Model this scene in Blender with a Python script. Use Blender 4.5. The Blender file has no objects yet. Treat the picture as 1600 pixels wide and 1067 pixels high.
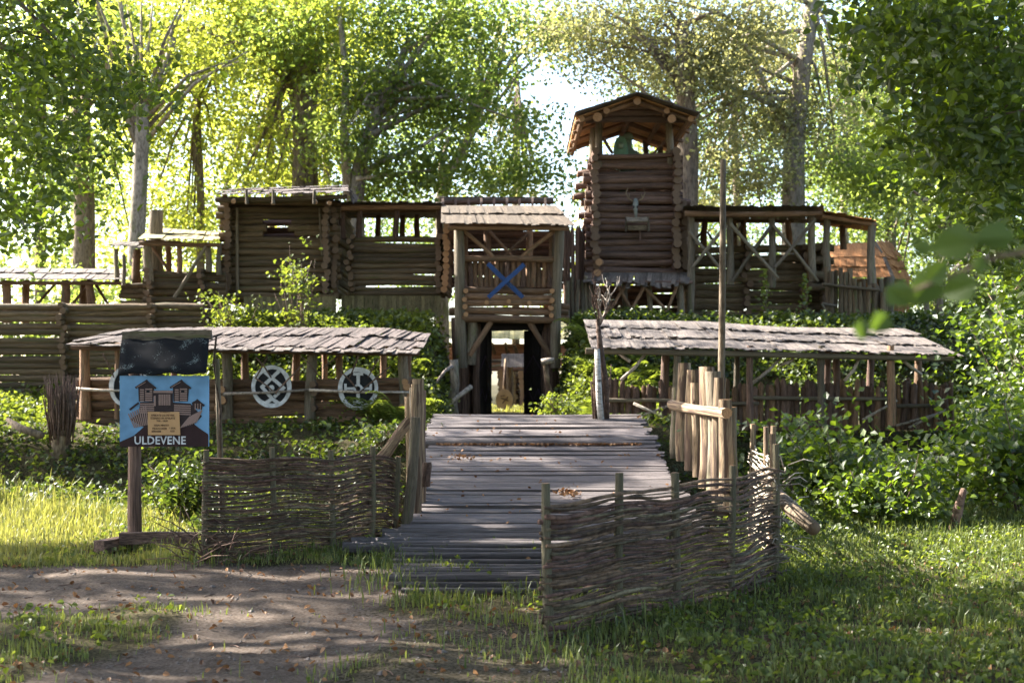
import bpy, bmesh, math, random
import numpy as np
from mathutils import Vector, Matrix
random.seed(7); rng = np.random.default_rng(7)
R = math.radians
SC = bpy.context.scene
COL = SC.collection
# ---------------------------------------------------------------- camera, world, sun, exposure
FPX = 2000.0; EYE = 1.6; HOR = 600.0
cd = bpy.data.cameras.new("camera"); cam = bpy.data.objects.new("camera", cd); COL.objects.link(cam)
cam.location = (0, 0, EYE); cam.rotation_euler = (R(90), 0, 0)
cd.sensor_width = 36; cd.lens = 36 * FPX / 1600; cd.shift_y = (HOR - 533.5) / 1600
cd.clip_end = 2000; cd.clip_start = 0.05
cd.dof.use_dof = True; cd.dof.focus_distance = 11.5; cd.dof.aperture_fstop = 2.6
SC.camera = cam
S = Vector((-0.74, 0.30, 0.60)).normalized()          # towards the sun
el = math.asin(S.z); az = math.atan2(S.x, S.y)
w = bpy.data.worlds.new("World"); SC.world = w; w.use_nodes = True
nt = w.node_tree; nt.nodes.clear()
sky = nt.nodes.new("ShaderNodeTexSky"); sky.sky_type = 'NISHITA'; sky.sun_disc = False
sky.sun_elevation = el; sky.sun_rotation = az; sky.air_density = 1.0; sky.dust_density = 2.0; sky.ozone_density = 1.0
bg = nt.nodes.new("ShaderNodeBackground"); bg.inputs[1].default_value = 0.10
ow = nt.nodes.new("ShaderNodeOutputWorld")
nt.links.new(sky.outputs[0], bg.inputs[0]); nt.links.new(bg.outputs[0], ow.inputs[0])
ld = bpy.data.lights.new("sun", 'SUN'); ld.energy = 5.0; ld.angle = R(0.6); ld.color = (1.0, 0.95, 0.86)
sun = bpy.data.objects.new("sun", ld); COL.objects.link(sun)
sun.rotation_euler = (-S).to_track_quat('-Z', 'Y').to_euler()
SC.view_settings.view_transform = 'Standard'; SC.view_settings.look = 'None'
SC.view_settings.gamma = 1; SC.view_settings.exposure = 2.6; SC.view_settings.use_curve_mapping = False
SC.cycles.max_bounces = 9; SC.cycles.diffuse_bounces = 6; SC.cycles.transmission_bounces = 6; SC.cycles.transparent_max_bounces = 4; SC.cycles.sample_clamp_indirect = 6

def X(px, D): return (px - 800) * D / FPX
def Z(py, D): return EYE - (py - HOR) * D / FPX
def P(px, py, D): return Vector((X(px, D), D, Z(py, D)))

# ---------------------------------------------------------------- materials
def mk(name):
    m = bpy.data.materials.new(name); m.use_nodes = True
    t = m.node_tree; t.nodes.clear()
    out = t.nodes.new("ShaderNodeOutputMaterial")
    return m, t, out
def wood(name, c1, c2, sc=(2.2, 2.2, 2.0), moss=0.0, bark=0.0, vary=0.35, bump=0.8, rough=0.85, world=False, mosscol=(0.082, 0.08, 0.03)):
    m, t, out = mk(name); N = t.nodes.new; L = t.links.new
    tc = N("ShaderNodeTexCoord"); oi = N("ShaderNodeObjectInfo")
    mul = N("ShaderNodeMath"); mul.operation = 'MULTIPLY'; mul.inputs[1].default_value = 57.0; L(oi.outputs['Random'], mul.inputs[0])
    add = N("ShaderNodeVectorMath"); add.operation = 'ADD'
    mp = N("ShaderNodeMapping"); mp.inputs['Scale'].default_value = sc
    L(tc.outputs['Object'], mp.inputs[0]); L(mp.outputs[0], add.inputs[0]); L(mul.outputs[0], add.inputs[1])
    n1 = N("ShaderNodeTexNoise"); n1.inputs['Scale'].default_value = 1.6; n1.inputs['Detail'].default_value = 7; n1.inputs['Roughness'].default_value = 0.68
    L(add.outputs[0], n1.inputs[0])
    r1 = N("ShaderNodeValToRGB"); r1.color_ramp.elements[0].position = 0.32; r1.color_ramp.elements[1].position = 0.68
    r1.color_ramp.elements[0].color = (*c1, 1); r1.color_ramp.elements[1].color = (*c2, 1); L(n1.outputs[0], r1.inputs[0])
    # fine cracks and knots
    mp2 = N("ShaderNodeMapping"); mp2.inputs['Scale'].default_value = (sc[0] * 3.2, sc[1] * 3.2, sc[2] * (3.2 if world else 1.6))
    L(tc.outputs['Object'], mp2.inputs[0])
    ad2 = N("ShaderNodeVectorMath"); ad2.operation = 'ADD'; L(mp2.outputs[0], ad2.inputs[0]); L(mul.outputs[0], ad2.inputs[1])
    n2 = N("ShaderNodeTexNoise"); n2.inputs['Scale'].default_value = 2.0; n2.inputs['Detail'].default_value = 5; L(ad2.outputs[0], n2.inputs[0])
    r2 = N("ShaderNodeValToRGB"); r2.color_ramp.elements[0].position = 0.36; r2.color_ramp.elements[1].position = 0.52
    r2.color_ramp.elements[0].color = (0.35, 0.33, 0.3, 1); r2.color_ramp.elements[1].color = (1, 1, 1, 1); L(n2.outputs[0], r2.inputs[0])
    mx = N("ShaderNodeMix"); mx.data_type = 'RGBA'; mx.blend_type = 'MULTIPLY'; mx.inputs[0].default_value = 0.8
    L(r1.outputs[0], mx.inputs[6]); L(r2.outputs[0], mx.inputs[7]); cur = mx.outputs[2]
    if bark > 0 or moss > 0:
        n3 = N("ShaderNodeTexNoise"); n3.inputs['Scale'].default_value = 0.9; n3.inputs['Detail'].default_value = 4; L(add.outputs[0], n3.inputs[0])
        r3 = N("ShaderNodeValToRGB"); a = 0.62 - 0.25 * max(bark, moss); r3.color_ramp.elements[0].position = a; r3.color_ramp.elements[1].position = a + 0.07
        L(n3.outputs[0], r3.inputs[0])
        m3 = N("ShaderNodeMix"); m3.data_type = 'RGBA'
        m3.inputs[7].default_value = (*(mosscol if moss > 0 else (0.10, 0.06, 0.04)), 1)
        L(r3.outputs[0], m3.inputs[0]); L(cur, m3.inputs[6]); cur = m3.outputs[2]
    hs = N("ShaderNodeHueSaturation"); mr = N("ShaderNodeMapRange"); mr.inputs[3].default_value = 1 - vary; mr.inputs[4].default_value = 1 + vary
    L(oi.outputs['Random'], mr.inputs[0]); L(mr.outputs[0], hs.inputs['Value']); L(cur, hs.inputs['Color'])
    b = N("ShaderNodeBsdfPrincipled"); b.inputs['Roughness'].default_value = rough; b.inputs['Specular IOR Level'].default_value = 0.4
    bp = N("ShaderNodeBump"); bp.inputs['Strength'].default_value = bump; bp.inputs['Distance'].default_value = 0.02
    L(n2.outputs[0], bp.inputs['Height']); L(bp.outputs[0], b.inputs['Normal'])
    L(hs.outputs[0], b.inputs['Base Color']); L(b.outputs[0], out.inputs[0])
    return m
def plain(name, c, rough=0.8, noise=0.25, sc=8.0):
    m, t, out = mk(name); N = t.nodes.new; L = t.links.new
    tc = N("ShaderNodeTexCoord"); n = N("ShaderNodeTexNoise"); n.inputs['Scale'].default_value = sc; n.inputs['Detail'].default_value = 6
    L(tc.outputs['Object'], n.inputs[0])
    r = N("ShaderNodeValToRGB"); r.color_ramp.elements[0].position = 0.3; r.color_ramp.elements[1].position = 0.7
    r.color_ramp.elements[0].color = tuple(v * (1 - noise) for v in c) + (1,); r.color_ramp.elements[1].color = tuple(min(1, v * (1 + noise)) for v in c) + (1,)
    L(n.outputs[0], r.inputs[0])
    b = N("ShaderNodeBsdfPrincipled"); b.inputs['Roughness'].default_value = rough; b.inputs['Specular IOR Level'].default_value = 0.4
    L(r.outputs[0], b.inputs['Base Color']); L(b.outputs[0], out.inputs[0]); return m
def leafmat(name, a, b_, trans=0.5, tcol=None, gloss=0.03):
    """a,b_: dark / light reflectance; colour follows the per-leaf attribute v"""
    m, t, out = mk(name); N = t.nodes.new; L = t.links.new
    at = N("ShaderNodeAttribute"); at.attribute_name = "v"
    r = N("ShaderNodeValToRGB"); r.color_ramp.elements[0].color = (*a, 1); r.color_ramp.elements[1].color = (*b_, 1); L(at.outputs['Fac'], r.inputs[0])
    d = N("ShaderNodeBsdfDiffuse"); L(r.outputs[0], d.inputs[0])
    tr = N("ShaderNodeBsdfTranslucent")
    tm = N("ShaderNodeMix"); tm.data_type = 'RGBA'; tm.blend_type = 'MULTIPLY'; tm.inputs[0].default_value = 1
    tm.inputs[7].default_value = (*(tcol or (2.3, 2.2, 0.8)), 1); tm.clamp_result = True; L(r.outputs[0], tm.inputs[6]); L(tm.outputs[2], tr.inputs[0])
    mx = N("ShaderNodeMixShader"); mx.inputs[0].default_value = trans; L(d.outputs[0], mx.inputs[1]); L(tr.outputs[0], mx.inputs[2])
    g = N("ShaderNodeBsdfGlossy"); g.inputs['Roughness'].default_value = 0.45; g.inputs[0].default_value = (1, 1, 1, 1)
    m2 = N("ShaderNodeMixShader"); m2.inputs[0].default_value = gloss; L(mx.outputs[0], m2.inputs[1]); L(g.outputs[0], m2.inputs[2])
    L(m2.outputs[0], out.inputs[0]); return m
M = {}
M['log_olive'] = wood('log_olive', (0.06, 0.042, 0.025), (0.25, 0.175, 0.10), moss=0.18)
M['log_dark'] = wood('log_dark', (0.05, 0.03, 0.023), (0.28, 0.17, 0.125))
M['log_brown'] = wood('log_brown', (0.13, 0.072, 0.043), (0.38, 0.225, 0.13), moss=0.12, mosscol=(0.12, 0.1, 0.06))
M['log_grey'] = wood('log_grey', (0.10, 0.08, 0.057), (0.26, 0.21, 0.145), moss=0.15, mosscol=(0.13, 0.125, 0.06))
M['log_pale'] = wood('log_pale', (0.18, 0.125, 0.08), (0.42, 0.30, 0.18), bark=0.5, vary=0.25)
M['deck'] = wood('deck', (0.075, 0.062, 0.062), (0.215, 0.18, 0.172), sc=(2.5, 2.5, 3.0), vary=0.22, rough=0.7)
M['plank_yellow'] = wood('plank_yellow', (0.19, 0.155, 0.075), (0.30, 0.25, 0.13), moss=0.1)
M['shingle_brown'] = wood('shingle_brown', (0.07, 0.052, 0.036), (0.2, 0.15, 0.105), sc=(3, 3, 2), vary=0.2)
M['shingle'] = wood('shingle', (0.07, 0.056, 0.048), (0.27, 0.222, 0.195), sc=(3, 3, 2), vary=0.25)
M['shingle_red'] = wood('shingle_red', (0.055, 0.043, 0.04), (0.19, 0.148, 0.134), sc=(3, 3, 2), vary=0.28)
M['shingle_orange'] = wood('shingle_orange', (0.36, 0.15, 0.05), (0.60, 0.28, 0.11), sc=(3, 3, 2), vary=0.2)
M['shingle_dark'] = wood('shingle_dark', (0.08, 0.065, 0.055), (0.17, 0.14, 0.12), sc=(3, 3, 2), moss=0.15, vary=0.3)
M['bark_strip'] = wood('bark_strip', (0.09, 0.07, 0.055), (0.23, 0.185, 0.145), sc=(3, 3, 2), vary=0.3)
M['board_bounce'] = wood('board_bounce', (0.5, 0.25, 0.10), (0.78, 0.46, 0.22), sc=(3, 3, 2), vary=0.15)  # warm bounced light under the tower roof, put into the board colour
M['end'] = plain('end_grain', (0.36, 0.20, 0.10), noise=0.4, sc=5)
M['end_dark'] = plain('end_grain_dark', (0.14, 0.09, 0.055), noise=0.5, sc=5)
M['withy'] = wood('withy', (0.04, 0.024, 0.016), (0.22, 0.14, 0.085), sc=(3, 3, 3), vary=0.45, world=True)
M['withy_sunlit'] = wood('withy_sunlit', (0.30, 0.24, 0.18), (0.52, 0.44, 0.35), sc=(3, 3, 3), vary=0.25, world=True)  # paler withy copy, sun on the return fence put into its colour
M['withy_olive'] = wood('withy_olive', (0.045, 0.036, 0.02), (0.22, 0.175, 0.105), sc=(3, 3, 3), vary=0.4, world=True)
M['withy_red'] = wood('withy_red', (0.055, 0.028, 0.023), (0.16, 0.09, 0.065), sc=(3, 3, 3), vary=0.4, world=True)
M['stake'] = wood('stake', (0.10, 0.085, 0.05), (0.21, 0.18, 0.11), vary=0.15)
M['bark_grey'] = wood('bark_grey', (0.20, 0.16, 0.12), (0.42, 0.35, 0.27), sc=(4, 4, 1.4), world=True, moss=0.15, mosscol=(0.16, 0.15, 0.07), bump=0.9)
M['bark_brown'] = wood('bark_brown', (0.11, 0.08, 0.055), (0.27, 0.2, 0.13), sc=(4, 4, 1.2), world=True, bump=0.9)
M['birch'] = wood('birch', (0.5, 0.48, 0.45), (0.75, 0.72, 0.68), sc=(2, 2, 8), bark=0.05, world=True)
M['twig'] = wood('twig', (0.08, 0.045, 0.035), (0.2, 0.125, 0.09), sc=(4, 4, 4), world=True)
M['twig_pale'] = wood('twig_pale', (0.28, 0.22, 0.18), (0.5, 0.43, 0.36), sc=(4, 4, 4), world=True)
M['black'] = plain('black_board', (0.012, 0.012, 0.015), noise=0.4)
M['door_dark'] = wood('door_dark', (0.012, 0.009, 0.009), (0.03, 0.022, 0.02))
M['white'] = plain('white_paint', (0.58, 0.58, 0.59), noise=0.3, sc=14)
M['blue'] = plain('blue_paint', (0.012, 0.055, 0.19), rough=0.4, noise=0.5)
M['purple'] = plain('purple_paint', (0.06, 0.035, 0.06), noise=0.2)
M['sky_paint'] = plain('sky_paint', (0.17, 0.34, 0.53), noise=0.28, sc=4)
M['maroon'] = plain('maroon_paint', (0.035, 0.014, 0.014), noise=0.2)
M['pic_wood'] = plain('picture_wood', (0.30, 0.20, 0.17), noise=0.35, sc=30)
M['pic_dark'] = plain('picture_dark', (0.035, 0.022, 0.022), noise=0.3, sc=30)
M['note'] = plain('note_paper', (0.55, 0.32, 0.15), noise=0.06)
M['ink'] = plain('ink', (0.06, 0.035, 0.025), noise=0.1)
M['bone'] = plain('bone', (0.2, 0.21, 0.18), noise=0.25)
M['antler'] = plain('antler', (0.26, 0.2, 0.12), noise=0.3)
M['figure'] = plain('figure_green', (0.16, 0.21, 0.15), noise=0.3, sc=5)
M['shield_green'] = plain('shield_green', (0.13, 0.23, 0.15), noise=0.3, sc=4)
M['disc'] = plain('disc_wood', (0.42, 0.3, 0.18), noise=0.25, sc=4)
M['stone'] = plain('stone', (0.05, 0.047, 0.047), noise=0.35, sc=6)
M['roofmoss'] = wood('roof_moss', (0.28, 0.24, 0.10), (0.5, 0.44, 0.24), sc=(3, 3, 2))
M['wall_orange'] = wood('wall_orange', (0.4, 0.16, 0.09), (0.58, 0.3, 0.17), vary=0.15)
M['leaf_yellow'] = leafmat('leaf_yellow', (0.08, 0.11, 0.016), (0.22, 0.235, 0.04), 0.6, (3.3, 3.1, 2.2))
M['leaf_green'] = leafmat('leaf_green', (0.045, 0.073, 0.016), (0.135, 0.165, 0.036), 0.56, (3.3, 3.2, 2.4))
M['leaf_olive'] = leafmat('leaf_olive', (0.09, 0.10, 0.04), (0.23, 0.22, 0.10), 0.52, (2.7, 2.6, 2.0))
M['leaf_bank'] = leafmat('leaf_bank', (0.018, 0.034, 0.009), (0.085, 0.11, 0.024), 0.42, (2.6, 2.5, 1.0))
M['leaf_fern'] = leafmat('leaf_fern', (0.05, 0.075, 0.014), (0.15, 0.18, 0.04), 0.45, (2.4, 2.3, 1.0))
M['leaf_canopy'] = leafmat('leaf_canopy', (0.03, 0.045, 0.015), (0.08, 0.10, 0.03), 0.25, (1.5, 1.6, 1.0))  # dull leaves of the added shade crowns, keeping green out of the shade
M['leaf_blur'] = leafmat('leaf_blur', (0.045, 0.075, 0.016), (0.08, 0.12, 0.025), 0.4, (2.4, 2.4, 0.8), gloss=0.02)
M['leaf_near'] = leafmat('leaf_near', (0.024, 0.046, 0.011), (0.10, 0.14, 0.022), 0.5, (2.9, 2.8, 0.8), gloss=0.05)
M['grass'] = leafmat('grass', (0.045, 0.075, 0.016), (0.17, 0.19, 0.06), 0.35, (2.0, 1.9, 1.0))
M['grass_dry_sunlit'] = leafmat('grass_dry_sunlit', (0.075, 0.10, 0.025), (0.27, 0.265, 0.09), 0.35, (1.9, 1.8, 1.0))  # dry yellow grass, lightened as well to carry the sunshine
M['dead_leaf'] = leafmat('dead_leaf', (0.10, 0.045, 0.022), (0.34, 0.18, 0.08), 0.15, (1.4, 1.2, 0.8))

# ---------------------------------------------------------------- object helpers
def link(name, me, parent=None, loc=(0, 0, 0)):
    o = bpy.data.objects.new(name, me); COL.objects.link(o)
    o.location = loc
    if parent is not None: o.parent = parent
    return o
def tag(o, label, cat, group=None, kind=None):
    if label: o['label'] = label
    if cat: o['category'] = cat
    if group: o['group'] = group
    if kind: o['kind'] = kind
    return o
def empty(name, loc, label, cat, group=None):
    o = bpy.data.objects.new(name, None); COL.objects.link(o); o.location = loc; o.empty_display_size = 0.2
    return tag(o, label, cat, group)
def wloc(o):
    v = Vector(o.location)
    while o.parent: o = o.parent; v += Vector(o.location)
    return v
def npmesh(name, V, F, mats, v=None, smooth=False, mi=None):
    V = np.asarray(V, dtype=np.float32).reshape(-1, 3); F = np.asarray(F, dtype=np.int32)
    me = bpy.data.meshes.new(name); k = F.shape[1]; n = F.shape[0]
    me.vertices.add(len(V)); me.vertices.foreach_set('co', V.ravel())
    me.loops.add(n * k); me.loops.foreach_set('vertex_index', F.ravel())
    me.polygons.add(n); me.polygons.foreach_set('loop_start', np.arange(0, n * k, k, dtype=np.int32))
    me.polygons.foreach_set('loop_total', np.full(n, k, dtype=np.int32))
    if mi is not None: me.polygons.foreach_set('material_index', np.asarray(mi, dtype=np.int32))
    me.polygons.foreach_set('use_smooth', np.full(n, smooth))
    if v is not None:
        a = me.attributes.new('v', 'FLOAT', 'POINT'); a.data.foreach_set('value', np.asarray(v, dtype=np.float32))
    for m in (mats if isinstance(mats, (list, tuple)) else [mats]): me.materials.append(m)
    me.update(calc_edges=True); me.validate(); return me
def pymesh(name, V, F, mats, smooth=False, mi=None):
    me = bpy.data.meshes.new(name); me.from_pydata([tuple(v) for v in V], [], F)
    for m in (mats if isinstance(mats, (list, tuple)) else [mats]): me.materials.append(m)
    for i, p in enumerate(me.polygons):
        p.use_smooth = smooth
        if mi: p.material_index = mi[i]
    me.update(); return me
def tube_data(pts, rad, sides=7, V=None, F=None, MI=None, jag=0.0):
    V = [] if V is None else V; F = [] if F is None else F; MI = [] if MI is None else MI
    pts = [Vector(p) for p in pts]; n = len(pts); base = len(V); up = None
    for i, p in enumerate(pts):
        d = (pts[min(i + 1, n - 1)] - pts[max(i - 1, 0)]).normalized()
        if up is None:
            up = Vector((0, 0, 1)) if abs(d.z) < 0.9 else Vector((1, 0, 0))
        u = (up - d * up.dot(d)).normalized(); vv = d.cross(u); up = u
        r = rad[i] if hasattr(rad, '__len__') else rad
        for k in range(sides):
            a = 2 * math.pi * k / sides
            q = p + (u * math.cos(a) + vv * math.sin(a)) * r
            if jag and i in (0, n - 1): q += d * random.uniform(-jag, jag)
            V.append(q)
    for i in range(n - 1):
        for k in range(sides):
            a = base + i * sides + k; b = base + i * sides + (k + 1) % sides
            F.append((a, b, b + sides, a + sides)); MI.append(0)
    F.append(tuple(base + k for k in range(sides))[::-1]); MI.append(1)
    F.append(tuple(base + (n - 1) * sides + k for k in range(sides))); MI.append(1)
    return V, F, MI
_lm = {}
def log_mesh(mat, endm, var, point=False):
    key = (mat, endm, var, point)
    if key in _lm: return _lm[key]
    st = random.getstate(); random.seed(100 + var)
    n = 6; pts = []; rad = []
    a, b = random.uniform(0, 6), random.uniform(0, 6)
    for i in range(n):
        t = i / (n - 1)
        pts.append((0.22 * math.sin(a + t * 4) - 0.22 * math.sin(a), 0.18 * math.cos(b + t * 5) - 0.18 * math.cos(b), t))
        rad.append(1.06 - 0.13 * t + random.uniform(-0.07, 0.07))
    if point: pts.append((pts[-1][0] + .1, pts[-1][1], 1.0)); pts[-2] = (pts[-2][0], pts[-2][1], 0.94); rad.append(0.25)
    V, F, MI = tube_data(pts, rad, 9)
    # keep ring order: rings must not slide along z after the frame change
    for i, p in enumerate(pts):
        for k in range(9):
            ang = 2 * math.pi * k / 9 + var
            rr = rad[i] * (1 + 0.05 * math.sin(3 * ang + var) + random.uniform(-.03, .03))
            V[i * 9 + k] = Vector((p[0] + rr * math.cos(ang), p[1] + rr * math.sin(ang), p[2]))
    F = [f if len(f) > 4 else f for f in F]
    me = pymesh('log', V, F, [M[mat], M[endm]], True, MI)
    for p in me.polygons:
        if p.material_index == 1: p.use_smooth = False
    _lm[key] = me; random.setstate(st); return me
def plank_mesh(mat, var, jag=0.0):
    key = (mat, 'pl', var, jag)
    if key in _lm: return _lm[key]
    st = random.getstate(); random.seed(300 + var)
    n = 5; V = []; F = []
    cup = random.uniform(-0.5, 0.6); tw = random.uniform(-0.5, 0.5)
    for i in range(n):
        t = i / (n - 1)
        wl = 0.5 + random.uniform(-0.04, 0.03); wr = 0.5 + random.uniform(-0.04, 0.03); bow = cup * math.sin(t * 3.14)
        for (x, y) in ((-wl, 0.5), (-wl * .1, 0.55), (wr, 0.5), (wr, -0.5), (-wl, -0.5)):
            z = t + (random.uniform(-jag, jag) if i in (0, n - 1) else 0)
            V.append((x, y + bow + tw * t * x, z))
    for i in range(n - 1):
        for k in range(5):
            a = i * 5 + k; b = i * 5 + (k + 1) % 5
            F.append((a, b, b + 5, a + 5)[::-1])
    F.append((0, 1, 2, 3, 4)); F.append(tuple(20 + k for k in range(5))[::-1])
    me = pymesh('plank', V, F, M[mat], False); _lm[key] = me; random.setstate(st); return me
def put(me, name, parent, p0, p1, sx, sy, side=None):
    """unit mesh (z 0..1) stretched from p0 to p1; side = world direction of local x"""
    p0 = Vector(p0); p1 = Vector(p1); d = p1 - p0; L = d.length; z = d / L
    s = Vector(side) if side is not None else (Vector((0, 0, 1)) if abs(z.z) < 0.9 else Vector((0, -1, 0)))
    x = (s - z * s.dot(z)).normalized(); y = z.cross(x)
    m = Matrix((x, y, z)).transposed()
    o = bpy.data.objects.new(name, me); COL.objects.link(o)
    o.rotation_euler = m.to_euler(); o.scale = (sx, sy, L)
    off = wloc(parent) if parent is not None else Vector()
    o.location = p0 - off
    if parent is not None: o.parent = parent
    return o
def log(parent, p0, p1, r, mat='log_olive', name='log', endm='end_dark', point=False):
    return put(log_mesh(mat, endm, random.randrange(6), point), name, parent, p0, p1, r, r,
               side=(random.uniform(-1, 1), random.uniform(-1, 1), random.uniform(-1, 1)))
def plank(parent, p0, p1, wd, th, side, mat='deck', name='plank', jag=0.0):
    return put(plank_mesh(mat, random.randrange(8), jag), name, parent, p0, p1, wd, th, side)
def box(parent, name, lo, hi, mat, bev=0.0):
    lo = Vector(lo); hi = Vector(hi); bm = bmesh.new(); bmesh.ops.create_cube(bm, size=1)
    for v in bm.verts: v.co = Vector(((v.co[i] * (hi[i] - lo[i])) for i in range(3)))
    if bev: bmesh.ops.bevel(bm, geom=bm.edges[:], offset=bev, segments=1, affect='EDGES')
    me = bpy.data.meshes.new(name); bm.to_mesh(me); bm.free(); me.materials.append(M[mat])
    c = (lo + hi) / 2
    return link(name, me, parent, c - (wloc(parent) if parent is not None else Vector()))
def tube(parent, name, pts, rad, mat, sides=7, endm=None):
    off = wloc(parent) if parent is not None else Vector()
    pts = [Vector(p) for p in pts]; o0 = pts[0].copy()
    V, F, MI = tube_data([p - o0 for p in pts], rad, sides)
    return link(name, pymesh(name, V, F, [M[mat], M[endm or mat]], True, MI), parent, o0 - off)
def poly(parent, name, pts2, thick, mat, at, flip=False):
    """flat outline in the x-z plane, extruded to thickness towards -y; at = world origin"""
    bm = bmesh.new(); vs = [bm.verts.new((x, 0, z)) for x, z in pts2]; f = bm.faces.new(vs)
    r = bmesh.ops.extrude_face_region(bm, geom=[f])
    for v in [g for g in r['geom'] if isinstance(g, bmesh.types.BMVert)]: v.co.y -= thick
    bmesh.ops.recalc_face_normals(bm, faces=bm.faces[:])
    me = bpy.data.meshes.new(name); bm.to_mesh(me); bm.free(); me.materials.append(M[mat])
    return link(name, me, parent, Vector(at) - (wloc(parent) if parent is not None else Vector()))
def lerp(a, b, t): return a + (b - a) * t
def pl_at(pts, t):
    """polyline point at t in 0..1 (by x share)"""
    n = len(pts) - 1; L = [(pts[i + 1] - pts[i]).length for i in range(n)]; s = t * sum(L)
    for i in range(n):
        if s <= L[i] or i == n - 1: return pts[i].lerp(pts[i + 1], s / L[i])
        s -= L[i]
def roof(parent, top, bot, n, rows, mat, th=0.013, skew=0.0, jag=0.02, over=0.35, jit=0.02, name='shingle', wide=1.12, thin=False):
    top = [P(*p) for p in top]; bot = [P(*p) for p in bot]
    for r in range(rows):
        for i in range(n):
            t = (i + 0.5) / n
            A = pl_at(top, min(1, max(0, t + skew))); B = pl_at(bot, t)
            nn = (pl_at(bot, min(1, t + .01)) - pl_at(bot, max(0, t - .01))).normalized()
            d = B - A; nrm = nn.cross(d).normalized()
            if nrm.z < 0: nrm = -nrm
            a = max(0.0, (r - over) / rows); b = (r + 1) / rows + random.uniform(-jit, jit)
            lift = nrm * (0.010 + random.uniform(0, 0.012))
            wdt = (pl_at(bot, 1) - pl_at(bot, 0)).length / n * wide * random.uniform(.9, 1.08)
            plank(parent, A + d * a + lift * 0.2, A + d * b + lift * 2.5, wdt, th, nn, mat, name, jag)
# ---------------------------------------------------------------- terrain
def sm(a, b, v):
    t = np.clip((np.asarray(v, dtype=float) - a) / (b - a), 0, 1); return t * t * (3 - 2 * t)
def H(x, y):
    x = np.asarray(x, dtype=float); y = np.asarray(y, dtype=float)
    away = sm(0.0, 1.8, np.abs(x - 0.4) - 1.7)
    L = 13.1 + (2.6 + 1.2 * sm(-1.8, -3.2, x)) * away
    z = -0.75 * sm(0, 1.3, y - L)
    z = z + 1.69 * (sm(17.0, 18.9, y) * (1 - away) + sm(16.9, 20.6, y) * away)
    crest = 1.9 * sm(-7.2, -5.4, x) - 1.0 * sm(8.2, 10.0, x)
    crest = np.where(x < -6.5, np.maximum(crest, 0.35), crest)
    z = z + crest * sm(22.1, 25.3, y) * (1 - sm(28.5, 30.5, y))
    cut = 1 - sm(0.95, 1.5, np.abs(x + 0.13))
    z = np.where(y > 19, z * (1 - cut) + np.minimum(z, 0.9) * cut, z)
    z = z + 0.025 * np.sin(x * 2.3 + 1.1 * np.sin(y * 1.7)) * np.cos(y * 2.1) + 0.012 * np.sin(x * 6.1 + y * 3.3)
    z = z + 0.06 * np.sin(x * 1.1 + 2) * np.sin(y * .9) * sm(12.6, 15, y)
    return z
def Hs(x, y): return float(H(x, y))
def pathmask(x, y):
    wob = 0.25 * np.sin(x * 1.9 + .5) + 0.15 * np.sin(x * 4.3 + 1) + .08 * np.sin(x * 9)
    band = sm(-.15, .35, y - (8.75 + wob * 1.2)) * (1 - sm(-.3, .2, y - (11.35 + wob * .6))) * (1 - sm(-1.2, -0.6, x - 0.25 * np.sin(y * 2)))
    low = (1 - sm(-.3, .3, np.abs(x + 1.7 + .3 * np.sin(y * 1.3)) - 0.8)) * (1 - sm(8.6, 9.6, y)) * 0.95
    low2 = (1 - sm(-.4, .4, np.abs(x + .2) - 0.9)) * (1 - sm(8.6, 9.6, y)) * 0.42
    return np.clip(np.maximum(np.maximum(band, low), low2), 0, 1)
xs = np.concatenate([[-600, -300, -150, -80, -50, -35, -25, -18, -14], np.arange(-12, 12.01, 0.11), [14, 18, 25, 35, 50, 80, 150, 300, 600]])
ys = np.concatenate([[-200, -80, -30, -12, -5, 0, 3, 5], np.arange(6, 31.01, 0.11), [33, 36, 40, 46, 54, 65, 80, 110, 180, 350, 900]])
gx, gy = np.meshgrid(xs, ys); gz = H(gx, gy)
nx, ny = len(xs), len(ys); idx = np.arange(nx * ny).reshape(ny, nx)
F = np.stack([idx[:-1, :-1], idx[:-1, 1:], idx[1:, 1:], idx[1:, :-1]], -1).reshape(-1, 4)
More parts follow.
